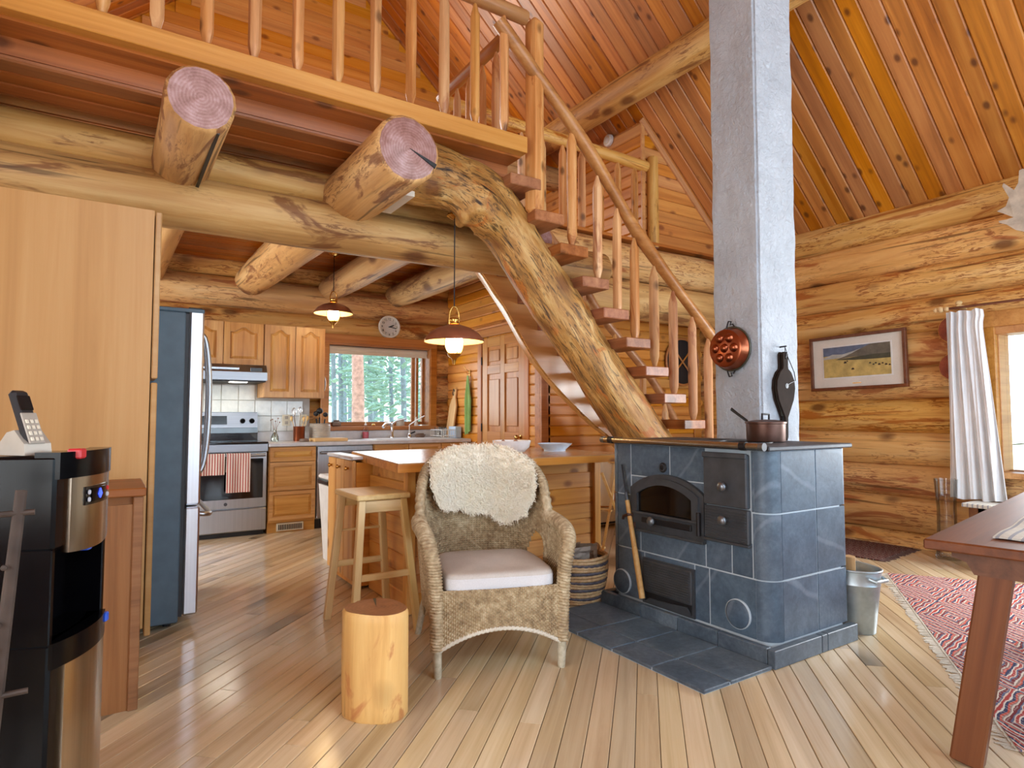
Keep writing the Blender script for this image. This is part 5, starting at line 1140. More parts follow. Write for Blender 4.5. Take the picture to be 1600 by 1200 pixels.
def weave(S, stakes, rows, mask=None, amp=.0045, r=.0042, stake_r=.0035):
    """woven panel on surface S(u,v): weft strands over and under upright stakes"""
    mb = MB()
    def nrm(u, v):
        e = .004; p = Vector(S(u, v)); a = Vector(S(min(1, u+e), v))-Vector(S(max(0, u-e), v)); b = Vector(S(u, min(1, v+e)))-Vector(S(u, max(0, v-e)))
        c = a.cross(b); return c.normalized() if c.length > 1e-9 else Vector((0,-1,0))
    def flush(seg):
        if len(seg) < 2: return
        rings = []
        for p, nn, up in seg: rings.append([p+nn*r*.8, p+up*r*1.25, p-nn*r*.8, p-up*r*1.25])
        mb.loft(rings)
    for j in range(rows):
        v = (j+.5)/rows; seg = []
        for i in range(stakes+1):
            u = i/stakes
            if mask and not mask(u, v): flush(seg); seg = []; continue
            nn = nrm(u, v); p = Vector(S(u, v)); up = (Vector(S(u, min(1, v+.01)))-Vector(S(u, max(0, v-.01)))).normalized()
            seg.append((p+nn*amp*(1 if (i+j) % 2 else -1), nn, up))
        flush(seg)
    for i in range(stakes+1):
        u = i/stakes; seg = []
        for j in range(rows*1+1):
            v = j/rows
            if mask and not mask(u, v):
                if len(seg) > 1: mb.tube(seg, stake_r, 4)
                seg = []; continue
            seg.append(S(u, v))
        if len(seg) > 1: mb.tube(seg[::2]+[seg[-1]], stake_r, 4)
    return mb
def back_xy(t): 
    ph_ = t*math.radians(78); return .335*math.sin(ph_)/math.sin(math.radians(78)), .585-.24*(1-math.cos(ph_))/(1-math.cos(math.radians(78)))
def rim_z(t): return .62+.325*max(0.0, 1-abs(t)**3.0)**.55
def Sback(u, v):
    t = 2*u-1; x, y = back_xy(t); z = .37+(rim_z(t)-.37)*v; return (x*(1+.04*max(0, z-.6)), y+.14*(z-.37), z)
def mback(u, v):
    t = abs(2*u-1); z = Sback(u, v)[2]
    if t > .60: return not (z < .54-((t-.80)/.20)**2*.13)
    return True
wb_ = obj('backrest', weave(Sback, 64, 50, mback), M_wick, wc2, local=True, fixn=False); 
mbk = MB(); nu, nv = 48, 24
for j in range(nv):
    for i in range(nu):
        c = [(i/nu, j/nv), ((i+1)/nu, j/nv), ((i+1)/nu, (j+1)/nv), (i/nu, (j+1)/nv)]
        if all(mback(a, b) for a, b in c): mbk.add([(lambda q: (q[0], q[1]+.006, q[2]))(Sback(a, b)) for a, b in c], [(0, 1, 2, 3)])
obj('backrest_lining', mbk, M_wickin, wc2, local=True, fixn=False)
rimp = [Sback((t+1)/2, 1.0) for t in [-1+2*i/24 for i in range(25)]]
obj('back_rim', braid(MB(), rimp, .026, 400, .015, .14, 12), M_wick, wc2, smooth=60, local=True)
for s_ in (-1, 1):
    hole = [(s_*.225, .56, .38), (s_*.228, .57, .45), (s_*.245, .555, .51), (s_*.285, .51, .542), (s_*.318, .44, .52), (s_*.325, .40, .46), (s_*.322, .38, .38)]
    obj('opening_border', braid(MB(), hole, .010, 120, .014, .2, 8), M_wick, wc2, smooth=60, local=True)
    arm = [(s_*.338, .40, .622), (s_*.345, .30, .618), (s_*.342, .18, .616), (s_*.336, .08, .606), (s_*.328, .02, .578), (s_*.312, -.008, .52), (s_*.300, -.004, .44), (s_*.292, 0, .30), (s_*.287, 0, .12)]
    obj('arm', braid(MB(), arm, .036, 340, .0135, .12, 14, lambda f: 1.0-.16*f), M_wick, wc2, smooth=60, local=True)
    def Sside(u, v, s_=s_): y = .02+.42*u; return (s_*(.285+.04*v+.02*u+.012*math.sin(u*PI)), y, .14+(.605-.14)*v)
    def mside(u, v): z = .14+.465*v; return z > .24+.0*u-.10*abs(2*u-1)**2
    obj('arm_panel', weave(Sside, 30, 44, mside), M_wick, wc2, local=True, fixn=False); obj('arm_lining', MB().grid(lambda u, v, s_=s_: (s_*(.290+.035*v+.02*u+.012*math.sin(u*PI)), .03+.40*u, .25+.35*v), 8, 6), M_wickin, wc2, local=True, fixn=False)
    obj('leg', MB().tube([(s_*.287, 0, .14), (s_*.286, 0, .06), (s_*.284, -.002, .012), (s_*.284, -.002, 0)], [.021, .020, .018, .016], 12), M_wickleg, wc2, smooth=40, local=True)
    obj('leg', MB().tube([(s_*.25, .50, .38), (s_*.30, .56, .15), (s_*.325, .585, 0)], [.02, .018, .016], 10), M_wickleg, wc2, smooth=40, local=True)
def Sfront(u, v):
    x = -.275+.55*u; zb = .205-.085*abs(2*u-1)**2; return (x, -.012-.022*math.cos((u-.5)*PI), zb+(.378-zb)*v)
obj('front_skirt', weave(Sfront, 56, 26), M_wick, wc2, local=True, fixn=False); obj('skirt_lining', MB().grid(lambda u, v: (lambda p: (p[0], p[1]+.008, p[2]))(Sfront(u, v)), 24, 6), M_wickin, wc2, local=True, fixn=False)
obj('skirt_edge', braid(MB(), [Sfront(i/16, 0) for i in range(17)], .0095, 200, .02, .18, 8), M_fringe, wc2, smooth=60, local=True)
obj('seat_frame', MB().box((-.27, .0, .33), (.27, .52, .367), .01), M_wickin, wc2, local=True)
# cushion
cu = tag(thing('seat_cushion', (1.512, 2.42, .368), math.radians(-20)), 'flat beige box cushion on the wicker armchair', 'cushion')
def cush(f, z0, z1, top):
    mb = MB(); rings = []
    for k, (z, e) in enumerate(((0, .02), (.008, .004), (.03, 0), (.055, .0), (.068, .006), (.074, .020))):
        ring = []
        for i in range(48):
            a = 2*PI*i/48; cx = abs(math.cos(a))**.28*math.copysign(1, math.cos(a)); sy = abs(math.sin(a))**.28*math.copysign(1, math.sin(a))
            wdt = (.262-.02*(sy > 0)*sy)-e; ring.append((cx*wdt, .245+sy*(.262-e), z))
        rings.append(ring)
    mb.loft(rings, True, False)
    n_ = 14; top_r = rings[-1]; c0 = len(mb.v)
    prev = [c0-48+i for i in range(48)]
    for s_ in (.85, .65, .45, .25, .08):
        ids = []
        for i in range(48):
            x, y, z = top_r[i]; X, Y = x*s_, .245+(y-.245)*s_
            ids.append(len(mb.v)); mb.v.append((X, Y, z+.010*(1-s_)-.016*math.exp(-((X-.03)**2/.004+(Y-.16)**2/.012))+.004*noise.noise(Vector((X*14, Y*14, 3)))))
        for i in range(48): mb.f.append((prev[i], prev[(i+1) % 48], ids[(i+1) % 48], ids[i])); mb.mi.append(0)
        prev = ids
    mb.f.append(tuple(prev)); mb.mi.append(0); mb.f.append(tuple(range(48))[::-1]); mb.mi.append(0)
    return mb
obj('pad', cush(1, 0, 1, 1), M_cushion, cu, smooth=50, local=True)
def side(u, v): 
    a = 2*PI*u; cx = abs(math.cos(a))**.28*math.copysign(1, math.cos(a)); sy = abs(math.sin(a))**.28*math.copysign(1, math.sin(a)); return (cx*(.264-.02*(sy > 0)*sy), .245+sy*.264, .006+.050*v)
obj('side_band', MB().grid(side, 64, 2), M_cushside, cu, smooth=50, local=True)
# sheepskin
shp = tag(thing('sheepskin', (1.512, 2.42, .6), math.radians(-20)), 'cream sheepskin thrown over the back of the wicker armchair', 'sheepskin')
def ssurf(u, v):
    """u across -1..1, v 0 front hem .. ~.7 the rim .. 1 behind"""
    low = .672-.045*(u+1)-.022*math.exp(-((u-.55)/.3)**2)+.12*max(0, u-.72)+.045*max(0, -u-.7)+.008*math.sin(u*9)
    lx = -.215-.045*math.sin(v*PI*.9); rx = .245+.045*math.sin(v*PI*.95); x = lx+(rx-lx)*(u+1)/2-.012
    t = max(-1, min(1, x/.345)); rz = rim_z(t*.95)+.022
    if v < .7: z = low+(rz-low)*(v/.7)
    else: z = rz-.22*((v-.7)/.3)**1.3
    bx, by = back_xy(t); y = by+.14*(min(z, rz)-.37); sm_ = min(1, max(0, (v-.55)/.30)); sm_ = sm_*sm_*(3-2*sm_); off = -.045+.10*sm_
    z += .014*math.exp(-((v-.70)/.12)**2)
    bump_ = .012*noise.noise(Vector((u*3, v*5, 7)))
    return (x, y+off-bump_, z+.006*noise.noise(Vector((u*6, v*6, 1))))
def snorm(u, v):
    e = .02; a = Vector(ssurf(u+e, v))-Vector(ssurf(u-e, v)); b = Vector(ssurf(u, min(1, v+e)))-Vector(ssurf(u, max(0, v-e))); n_ = a.cross(b).normalized(); return n_
WMs = WM[shp].copy(); off_ = Matrix.Translation((0, 0, -.6)); 
def sl(p): return (p[0], p[1], p[2]-.6)
def sfn(u, v): p = ssurf(2*u-1, v); return sl(p), snorm(2*u-1, v)
obj('hide', MB().slab(sfn, 40, 34, .018), M_fleece, shp, smooth=60, local=True)
rr = random.Random(12); mb = MB()
for k in range(5200):                                                   # curly locks: a tuft of ribbons each
    u = rr.uniform(-1.02, 1.02); v = rr.random()
    p0 = Vector(sl(ssurf(u, v))); n0 = snorm(u, min(.98, max(.02, v))); n0 = n0 if n0.length > .5 else Vector((0,-1,0))
    tang = Vector((rr.uniform(-1, 1), rr.uniform(-.3, .3), rr.uniform(-1.2, .5)))
    for q in range(4):
        r0_ = p0+Vector((rr.uniform(-.007, .007), rr.uniform(-.004, .004), rr.uniform(-.007, .007))); L = rr.uniform(.020, .032); w_ = rr.uniform(.0020, .0034)
        cur = (n0*1.0+tang*.55+Vector((rr.uniform(-.4, .4), rr.uniform(-.4, .4), rr.uniform(-.4, .4)))).normalized(); sd = cur.orthogonal().normalized(); sd2 = cur.cross(sd); cu_ = rr.uniform(.5, .9); ph0 = rr.random()*6
        pts = [r0_+cur*L*f+(sd*math.cos(ph0+f*5)+sd2*math.sin(ph0+f*5))*L*cu_*f*.6-Vector((0,0,.25*L*f*f)) for f in (0, .33, .66, 1)]
        V = []
        for i_, pt_ in enumerate(pts): ww = w_*(1-.25*i_); V += [pt_-sd*ww, pt_+sd*ww]
        mb.add(V, [(0,1,3,2), (2,3,5,4), (4,5,7,6)])
fur = obj('fleece', mb, M_fleece, shp, local=True, fixn=False); fur['kind'] = 'stuff'

# ------------------------------------------------------------------ bar stool
so_ = tag(thing('bar_stool', (1.255, 3.35, 0)), 'plain birch bar stool pushed up to the island', 'stool')
SZ = .735
obj('seat', MB().box((0, -.15, -.03), (.385, .15, 0), .006), M_birch, so_, M=frame((1.245, 3.16, SZ), (1.245, 3.545, SZ), (0,0,1)))
feet = {}; 
def leg4(nm, p, q, a, b, par, m):
    """square leg from p (top) to q (foot)"""
    M_ = frame(p, q, (0,1,0)); L = (Vector(q)-Vector(p)).length; return obj(nm, MB().box((0, -a/2, -b/2), (L, a/2, b/2), .003), m, par, M=M_)
for sx in (-1, 1):
    for sy in (-1, 1):
        top_ = (1.245+sx*.115, 3.352+sy*.160, SZ-.028); ft = (1.25+sx*.178, 3.35+sy*.225, .002); feet[sx, sy] = (Vector(top_), Vector(ft)); leg4('leg', top_, ft, .038, .034, so_, M_birch)
def on(sx, sy, z): a, b = feet[sx, sy]; return a+(b-a)*((a.z-z)/(a.z-b.z))
for sx in (-1, 1): leg4('apron', on(sx, -1, SZ-.065), on(sx, 1, SZ-.065), .022, .062, so_, M_birch)
for sy in (-1, 1): leg4('apron', on(-1, sy, SZ-.065), on(1, sy, SZ-.065), .062, .022, so_, M_birch)
for sx, z in ((-1, .25), (1, .25)): leg4('rung', on(sx, -1, z), on(sx, 1, z), .018, .034, so_, M_birch)
for sy, z in ((-1, .31), (1, .31)): leg4('rung', on(-1, sy, z), on(1, sy, z), .034, .018, so_, M_birch)
leg4('rung', on(-1, 1, .50), on(1, 1, .50), .014, .014, so_, M_birch)
# ------------------------------------------------------------------ stump
stp = tag(thing('log_stump', (.905, 2.375, 0)), 'upright sawn log stump used as a side table', 'stump')
rings = []; n = 40
for z in (0, .01, .06, .12, .18, .24, .30, .36, .388, .40):
    ring = []
    for i in range(n):
        a = 2*PI*i/n; r = .122+.012*math.sin(2*a+.6)+.006*math.sin(3*a+z*2)+.004*noise.noise(Vector((math.cos(a)*2, math.sin(a)*2, z*3)))
        r -= .010*math.exp(-((a-4.45)/.05)**2)+.012*math.exp(-((a-3.6)/.08)**2); r *= 1-(.05 if z in (0, .40) else 0); ring.append((z, r*math.cos(a), r*math.sin(a)))
    rings.append(ring)
obj('log_body', MB().loft(rings, True, True, 0, 1), [M_stump, M_stumptop], stp, smooth=45, M=frame((.905, 2.375, 0), (.905, 2.375, 1), (1,0,0)))
obj('drying_crack', MB().prism([(.0, .0), (.115, .006), (.115, -.006)], lambda a, b, t: (.905+a*.3+b, 2.375+a*.95-b*.3, t), .398, .4015), M_patina, stp)

# ------------------------------------------------------------------ basket
bk = tag(thing('straw_basket', (2.50, 3.09, 0)), 'round straw basket with navy bands by the hearth', 'basket')
NC = 17
for i in range(NC):
    f = i/(NC-1); z = .012+f*.27; r = .135+.045*math.sin(min(1, f*1.15)*PI*.55); P = []; navy = i in (2, 5, 8, 11, 14)
    k = 90; rg = []
    for j in range(k+1):
        a = 2*PI*j/k; P.append((2.50+r*math.cos(a), 3.09+r*math.sin(a), z+.003*math.sin(a*2+i)))
    mb = MB(); rings = []
    for j, p in enumerate(P[:-1]):
        a = 2*PI*j/k; er = Vector((math.cos(a), math.sin(a), 0)); rings.append([Vector(p)+(er*math.cos(2*PI*q/8)+Vector((0,0,1))*math.sin(2*PI*q/8))*.0105*(1+.16*math.sin(j*2*PI/3+2*PI*q/8*2)) for q in range(8)])
    rings.append(rings[0]); mb.loft(rings, True, False)
    obj('band' if navy else 'coil', mb, M_baskblue if navy else M_bask, bk, smooth=60)
obj('bottom', MB().lathe([(0, .006), (.135, .006), (.135, .012), (0, .012)], 32, (2.50, 3.09, 0)), M_bask, bk)
for a0 in (.15, PI+.15): obj('handle', MB().tube(spline([(2.50+.178*math.cos(a0+d), 3.09+.178*math.sin(a0+d), z_) for d, z_ in ((-.18, .27), (-.12, .31), (0, .325), (.12, .31), (.18, .27))], 16), .009, 8), M_bask, bk, smooth=60)
def crumple(nm, c, s_, seed, m, lab, tilt):
    rr = random.Random(seed); mb = MB()
    def fn(u, v): p = Vector(((u-.5)*s_[0], .02*noise.noise(Vector((u*4, v*4, seed)))+.05*(u-.5)*(v-.5), v*s_[1])); p = Matrix.Rotation(tilt, 3, 'Z') @ Matrix.Rotation(.35, 3, 'X') @ p; return (c[0]+p.x, c[1]+p.y, c[2]+p.z), (math.sin(tilt), -math.cos(tilt), .3)
    tag(obj(nm, mb.slab(fn, 8, 6, .004), m), lab, 'paper', 'kindling paper in the basket')
crumple('paper_bag', (2.44, 3.06, .22), (.20, .13), 4, M_paperg, 'grey folded paper bag standing in the straw basket', -.3)
crumple('paper_bag', (2.56, 3.10, .22), (.17, .14), 6, M_paper, 'brown paper bag at the right in the straw basket', -.8)
crumple('paper_bag', (2.44, 3.15, .20), (.22, .15), 9, M_paper, 'crumpled brown paper behind in the straw basket', .2)

# ------------------------------------------------------------------ galvanised tub with firewood
tb = tag(thing('zinc_tub', (3.415, 1.93, 0)), 'oval galvanised tub of firewood behind the stove', 'tub')
def ov(rx, ry, z, tilt=0.0, n=36): return [(3.415+rx*math.cos(2*PI*i/n), 1.93+ry*math.sin(2*PI*i/n), z+tilt*math.sin(2*PI*i/n)) for i in range(n)]
obj('wall', MB().loft([ov(.105, .175, 0), ov(.108, .178, .006), ov(.124, .205, .25), ov(.128, .208, .256), ov(.124, .206, .264), ov(.132, .214, .33), ov(.126, .208, .33), ov(.100, .170, .012)], True, False), M_galv, tb, smooth=40)
obj('base', MB().loft([ov(.10, .17, .006), ov(.10, .17, .012)]), M_galvin, tb); obj('rolled_rim', MB().tube([Vector(p) for p in ov(.132, .214, .332)]+[ov(.132, .214, .332)[0]], .006, 8, False), M_galv, tb, smooth=50)
obj('handle', MB().tube([(3.34, 1.735, .30), (3.345, 1.705, .29), (3.46, 1.705, .285), (3.47, 1.735, .295)], .009, 8), M_galv, tb, smooth=40)
def split_log(p, q, s_, lab, seed):
    M_ = frame(p, q, (0,0,1)); L = (Vector(q)-Vector(p)).length; rr = random.Random(seed); pr = [(-s_, -s_*.4), (s_*.9, -s_*.6), (s_*.8, s_*.5), (-.1*s_, s_), (-s_*.9, s_*.4)]
    tag(obj('firewood', MB().loft([[(x, a*(1+rr.uniform(-.06, .06)), b*(1+rr.uniform(-.06, .06))) for a, b in pr] for x in (0, L*.33, L*.66, L)]), M_fire, None, M=M_), lab, 'firewood', 'firewood in the tub')
split_log((3.42, 1.90, .03), (3.43, 1.99, .46), .042, 'split log standing tallest in the galvanised tub', 1)
split_log((3.37, 1.85, .03), (3.345, 1.84, .40), .034, 'thin grey split log leaning in the galvanised tub', 2)

# ------------------------------------------------------------------ rugs
ra, rb_ = Vector((-.825, -.566, 0)), Vector((.566, -.825, 0)); R0 = Vector((4.79, 2.36, 0))
rug = tag(thing('kilim_rug', (3.9, 1.2, 0)), 'red and blue patterned flat-woven rug under the table', 'rug')
def rfn(u, v): p = R0+ra*2.6*u+rb_*1.75*v; return (p.x, p.y, .005+.001*math.sin(u*40)), (0, 0, 1)
obj('field', MB().slab(rfn, 30, 20, .007), M_kilim, rug, M=frame(R0, R0+ra, (0,0,1))) if False else None
Mr = frame(R0, R0+ra, (0,0,1))                                          # local y = z x x
sgn = 1 if (Mr.to_3x3() @ Vector((0,1,0))).dot(rb_) > 0 else -1
obj('field', MB().slab(lambda u, v: ((2.6*u, sgn*1.75*v, .006+.001*math.sin(u*40)), (0,0,1)), 30, 20, .007), M_kilim, rug, M=Mr)
mb = MB(); rr = random.Random(5)
for i in range(230):
    x_ = 2.6*i/230; w_ = .0045; d_ = -sgn*rr.uniform(.035, .06); j_ = rr.uniform(-.02, .02); mb.box((x_, 0, .003), (x_+w_*2, d_*.2, .008)); mb.add([(x_, 0, .006), (x_+.010, 0, .006), (x_+.008+j_, d_, .003), (x_+j_, d_, .003), (x_, 0, .002), (x_+.010, 0, .002), (x_+.008+j_, d_, .001), (x_+j_, d_, .001)], [(0,1,2,3), (4,7,6,5), (2,6,7,3), (0,3,7,4), (1,5,6,2)])
obj('fringe', mb, M_fringe, rug, M=Mr, fixn=False)['kind'] = 'stuff'
r2 = tag(thing('dark_rug', (5.5, 3.3, 0)), 'small dark fringed rug along the log wall', 'rug')
M2_ = Matrix.Translation((5.16, 2.60, 0)) @ Matrix.Rotation(.10, 4, 'Z')
obj('field', MB().slab(lambda u, v: ((.72*u, 1.5*v, .006), (0,0,1)), 12, 12, .007), M_darkrug, r2, M=M2_)
mb = MB()
for i in range(70): x_ = .72*i/70; d_ = -rr.uniform(.04, .07); j_ = rr.uniform(-.02, .02); mb.add([(x_, 0, .006), (x_+.009, 0, .006), (x_+.008+j_, d_, .004), (x_+j_, d_, .004), (x_, 0, .001), (x_+.009, 0, .001), (x_+.008+j_, d_, .001), (x_+j_, d_, .001)], [(0,1,2,3), (4,7,6,5), (2,6,7,3), (0,3,7,4), (1,5,6,2)])
obj('fringe', mb, M_fringed, r2, M=M2_, fixn=False)['kind'] = 'stuff'

# ------------------------------------------------------------------ trestle table
P0 = Vector((2.29, 1.01, 0)); ta = math.atan2(.169, .9856); tbm = Matrix.Translation(P0) @ Matrix.Rotation(ta, 4, 'Z')
tt = thing('trestle_table', P0, ta); tag(tt, 'reddish wooden trestle table at the right edge', 'table')
# local: x along the length, -y across
tpb = obj('table_top', MB().box((0, -.43, .708), (1.9, 0, .742), .005), M_table, tt, local=True); obj('table_top', MB().box((0, -.87, .708), (1.9, -.433, .742), .005), M_table, tt, local=True)
for x_ in (.12, 1.70):
    obj('cross_beam', MB().prism([(-.06, .708), (-.06, .68), (-.10, .668), (-.12, .63), (-.75, .63), (-.77, .668), (-.81, .68), (-.81, .708)], lambda a, b, t: (t, a, b), x_-.035, x_+.035), M_table, tt, local=True)
    for y0_, y1_ in ((-.175, -.075), (-.69, -.79)):
        M_ = tbm @ frame((x_, y0_, .64), (x_, y1_, .004), (1,0,0)); L = math.hypot(.635, y1_-y0_); obj('leg', MB().box((0, -.045, -.032), (L, .045, .032), .006), M_table, tt, M=M_)
obj('stretcher', MB().box((.12, -.47, .28), (1.70, -.40, .35), .006), M_table, tt, local=True)
def run(u, v): 
    return (.16+1.5*u, -.16-.30*v, .747+.003*math.sin(u*22+v*3)+.0015*math.sin(v*18)), (0,0,1)
rn = thing('table_runner', P0, ta); tag(rn, 'pale woven cloth runner lying wrinkled on the table', 'runner'); obj('weave', MB().slab(run, 60, 14, .005), M_runner, rn, smooth=60, local=True)
rn2 = obj('folded_cloth', MB().slab(lambda u, v: ((.42+.30*u, -.30-.16*v, .756+.002*math.sin(u*9)), (0,0,1)), 12, 8, .006), M_bluedish, None, M=tbm); tag(rn2, 'blue and white folded cloth lying on the runner', 'cloth')

# ------------------------------------------------------------------ along the right wall
vz = tag(obj('glass_vase', MB().lathe([(0, 0), (.085, 0), (.088, .01), (.080, .06), (.070, .25), (.068, .40), (.080, .60), (.084, .64), (.080, .64), (.076, .60), (.064, .40), (.066, .25), (.075, .06), (.078, .02), (0, .02)], 32, (5.72, 2.34, 0)), M_vase, None, smooth=50), 'tall clear glass floor vase by the log wall', 'vase')
wbn = tag(thing('window_bench', (5.75, 1.5, 0)), 'low bench with a grey top under the right window', 'bench')
obj('top', MB().box((5.55, .4, .45), (5.90, 2.17, .48), .005), M_runner, wbn); obj('front', MB().box((5.60, .42, .33), (5.63, 2.14, .45), .003), M_table, wbn)
for y_ in (.5, 2.05): obj('leg', MB().box((5.60, y_-.03, 0), (5.66, y_+.03, .45), .003), M_table, wbn); obj('leg', MB().box((5.82, y_-.03, 0), (5.88, y_+.03, .45), .003), M_table, wbn)
# curtain
def cur(u, v):
    zt, zb = 2.005, .485; z = zt+(zb-zt)*v; wl_, wr_ = 2.325+.02*v, 2.085-.135*v**1.2-.02*math.exp(-((v-.02)/.04)**2)
    fold = math.sin(u*2*PI*4.5+.9*math.sin(v*3+u*4))+.4*math.sin(u*2*PI*9.3+v*2) ; a = .014+.012*v; y = wl_+(wr_-wl_)*u; return (5.80+a*fold+.008*math.sin(u*31+v*4), y, z+.006*math.sin(u*17)), (-1, .0, 0)
ctn = tag(obj('curtain', MB().slab(cur, 110, 30, .004), M_curtain, None, smooth=60), 'white pleated curtain gathered left of the right window', 'curtain')
cr_ = tag(thing('curtain_rod', (5.80, 2.2, 2.05)), 'wooden curtain rod with turned beads above the curtain', 'curtain rod')
obj('rod', MB().tube([(5.80, 2.36, 2.035), (5.80, .4, 2.035)], .010, 10), M_table, cr_, smooth=50)
for y_, r_ in ((2.40, .020), (2.365, .027), (2.32, .022)): obj('bead', MB().lathe([(0, -r_), (r_*.7, -r_*.7), (r_, 0), (r_*.7, r_*.7), (0, r_)], 16, (5.80, y_, 2.035)), M_birch, cr_, smooth=60)
obj('bracket', MB().box((5.80, 2.22, 2.03), (5.93, 2.25, 2.06), .004).lathe([(0, -.02), (.02, -.012), (.026, 0), (.02, .012), (0, .02)], 14, (5.81, 2.235, 2.075)), M_birch, cr_, smooth=40)
# framed painting
pf = tag(thing('framed_painting', (5.9, 3.115, 1.4)), 'framed landscape painting with dark hills and a golden field on the log wall', 'painting')
TL = Matrix.Translation((5.885, 3.115, 1.662)) @ Matrix.Rotation(math.radians(-1.0), 4, 'X')
def pbx(nm, y0, y1, z0, z1, x0, x1, m, par=None, ch=.003): return obj(nm, MB().box((x0, -y1, z0), (x1, -y0, z1), ch), m, par or pf, M=TL)
# local y grows to the left in view, so use -y to lay out left -> right
W_, H_ = .445, .262
pbx('frame_side', -W_, W_, H_-.028, H_, -.03, .015, M_table); pbx('frame_side', -W_, W_, -H_, -H_+.028, -.03, .015, M_table); pbx('frame_side', -W_, -W_+.028, -H_+.028, H_-.028, -.03, .015, M_table); pbx('frame_side', W_-.028, W_, -H_+.028, H_-.028, -.03, .015, M_table)
pbx('mat_board', -W_+.028, W_-.028, -H_+.028, H_-.028, -.008, .01, M_linen, ch=0); pbx('inner_slip', -.325, .325, -.150, .165, -.0105, -.008, M_white, ch=0)
A0, A1, B0, B1 = -.312, .312, -.138, .153
cv = pbx('canvas', A0, A1, B0, B1, -.0125, -.0105, plain('painted_field', lin(196,172,104), .6, 0, .18), ch=0)
def patch(nm, pts, m, d): obj(nm, MB().prism(pts, lambda a, b, t: (t, -a, b), -.0125-d, -.0124), m, cv, M=TL)
patch('painted_sky', [(A0, .07), (A1, .09), (A1, B1), (A0, B1)], plain('painted_sky', lin(96,108,132), .6, 0, .15), .0004)
patch('painted_ridge', [(A0, .055), (-.22, .085), (-.12, .078), (-.02, .10), (.05, .12), (-.06, .07), (-.15, .045), (A0, .04)], plain('painted_ridge', lin(176,178,172), .6, 0, .1), .0007)
patch('painted_hill', [(-.19, .03), (-.05, .075), (.08, .13), (.14, B1), (A1, B1), (A1, .045), (.1, .05), (-.05, .045)], plain('painted_hill', lin(104,98,86), .6, 0, .2), .0010)
patch('painted_shadow', [(-.19, .03), (.0, .045), (.15, .055), (A1, .055), (A1, .01), (.12, .012), (-.05, .018)], plain('painted_shadow', lin(74,74,58), .6, 0, .2), .0013)
md = plain('painted_dark', lin(64,50,40), .7, 0, .2)
for a, b, s_ in ((-.10, -.01, .014), (-.03, -.075, .014), (.13, -.03, .010), (.18, -.035, .010), (.21, -.05, .012), (.24, -.04, .009), (.27, -.055, .012), (.30, -.06, .010), (.16, -.045, .009), (-.08, .005, .008)): patch('painted_animal', [(a-s_, b), (a+s_, b), (a+s_*.8, b+s_), (a, b+s_*1.4), (a-s_*.8, b+s_)], md, .0016)
pbx('name_plate', -.04, .04, -.205, -.197, -.010, -.008, M_brass, ch=0)
# moose antler
an = tag(thing('moose_antler', (5.75, 1.6, 2.75)), 'weathered moose antler mounted high on the log wall', 'antler')
ol = [(1.92, 2.78), (1.86, 2.80), (1.835, 2.86), (1.875, 2.96), (1.865, 2.98), (1.80, 2.905), (1.77, 2.95), (1.76, 3.04), (1.735, 3.045), (1.72, 2.94), (1.64, 2.96), (1.60, 3.05), (1.575, 3.05), (1.57, 2.93), (1.45, 2.90), (1.36, 2.78), (1.30, 2.62), (1.38, 2.58), (1.50, 2.60), (1.60, 2.54), (1.70, 2.56), (1.76, 2.58), (1.80, 2.60), (1.86, 2.66), (1.905, 2.685), (1.91, 2.70), (1.85, 2.695), (1.81, 2.70)]
ol = [(y_, z_-.05) for y_, z_ in ol]
def ant(y_, z_, t): return (5.70+t+.25*((y_-1.6)**2)*1.2-.06*abs(z_-2.75), y_, z_)
obj('palm', MB().prism(ol, ant, -.014, .014), M_antler, an); obj('beam', MB().tube(spline([(5.72, 1.36, 2.62), (5.78, 1.28, 2.55), (5.86, 1.2, 2.52), (5.93, 1.15, 2.52)], 12), [.035-.0005*i for i in range(13)], 12), M_antler, an, smooth=50)

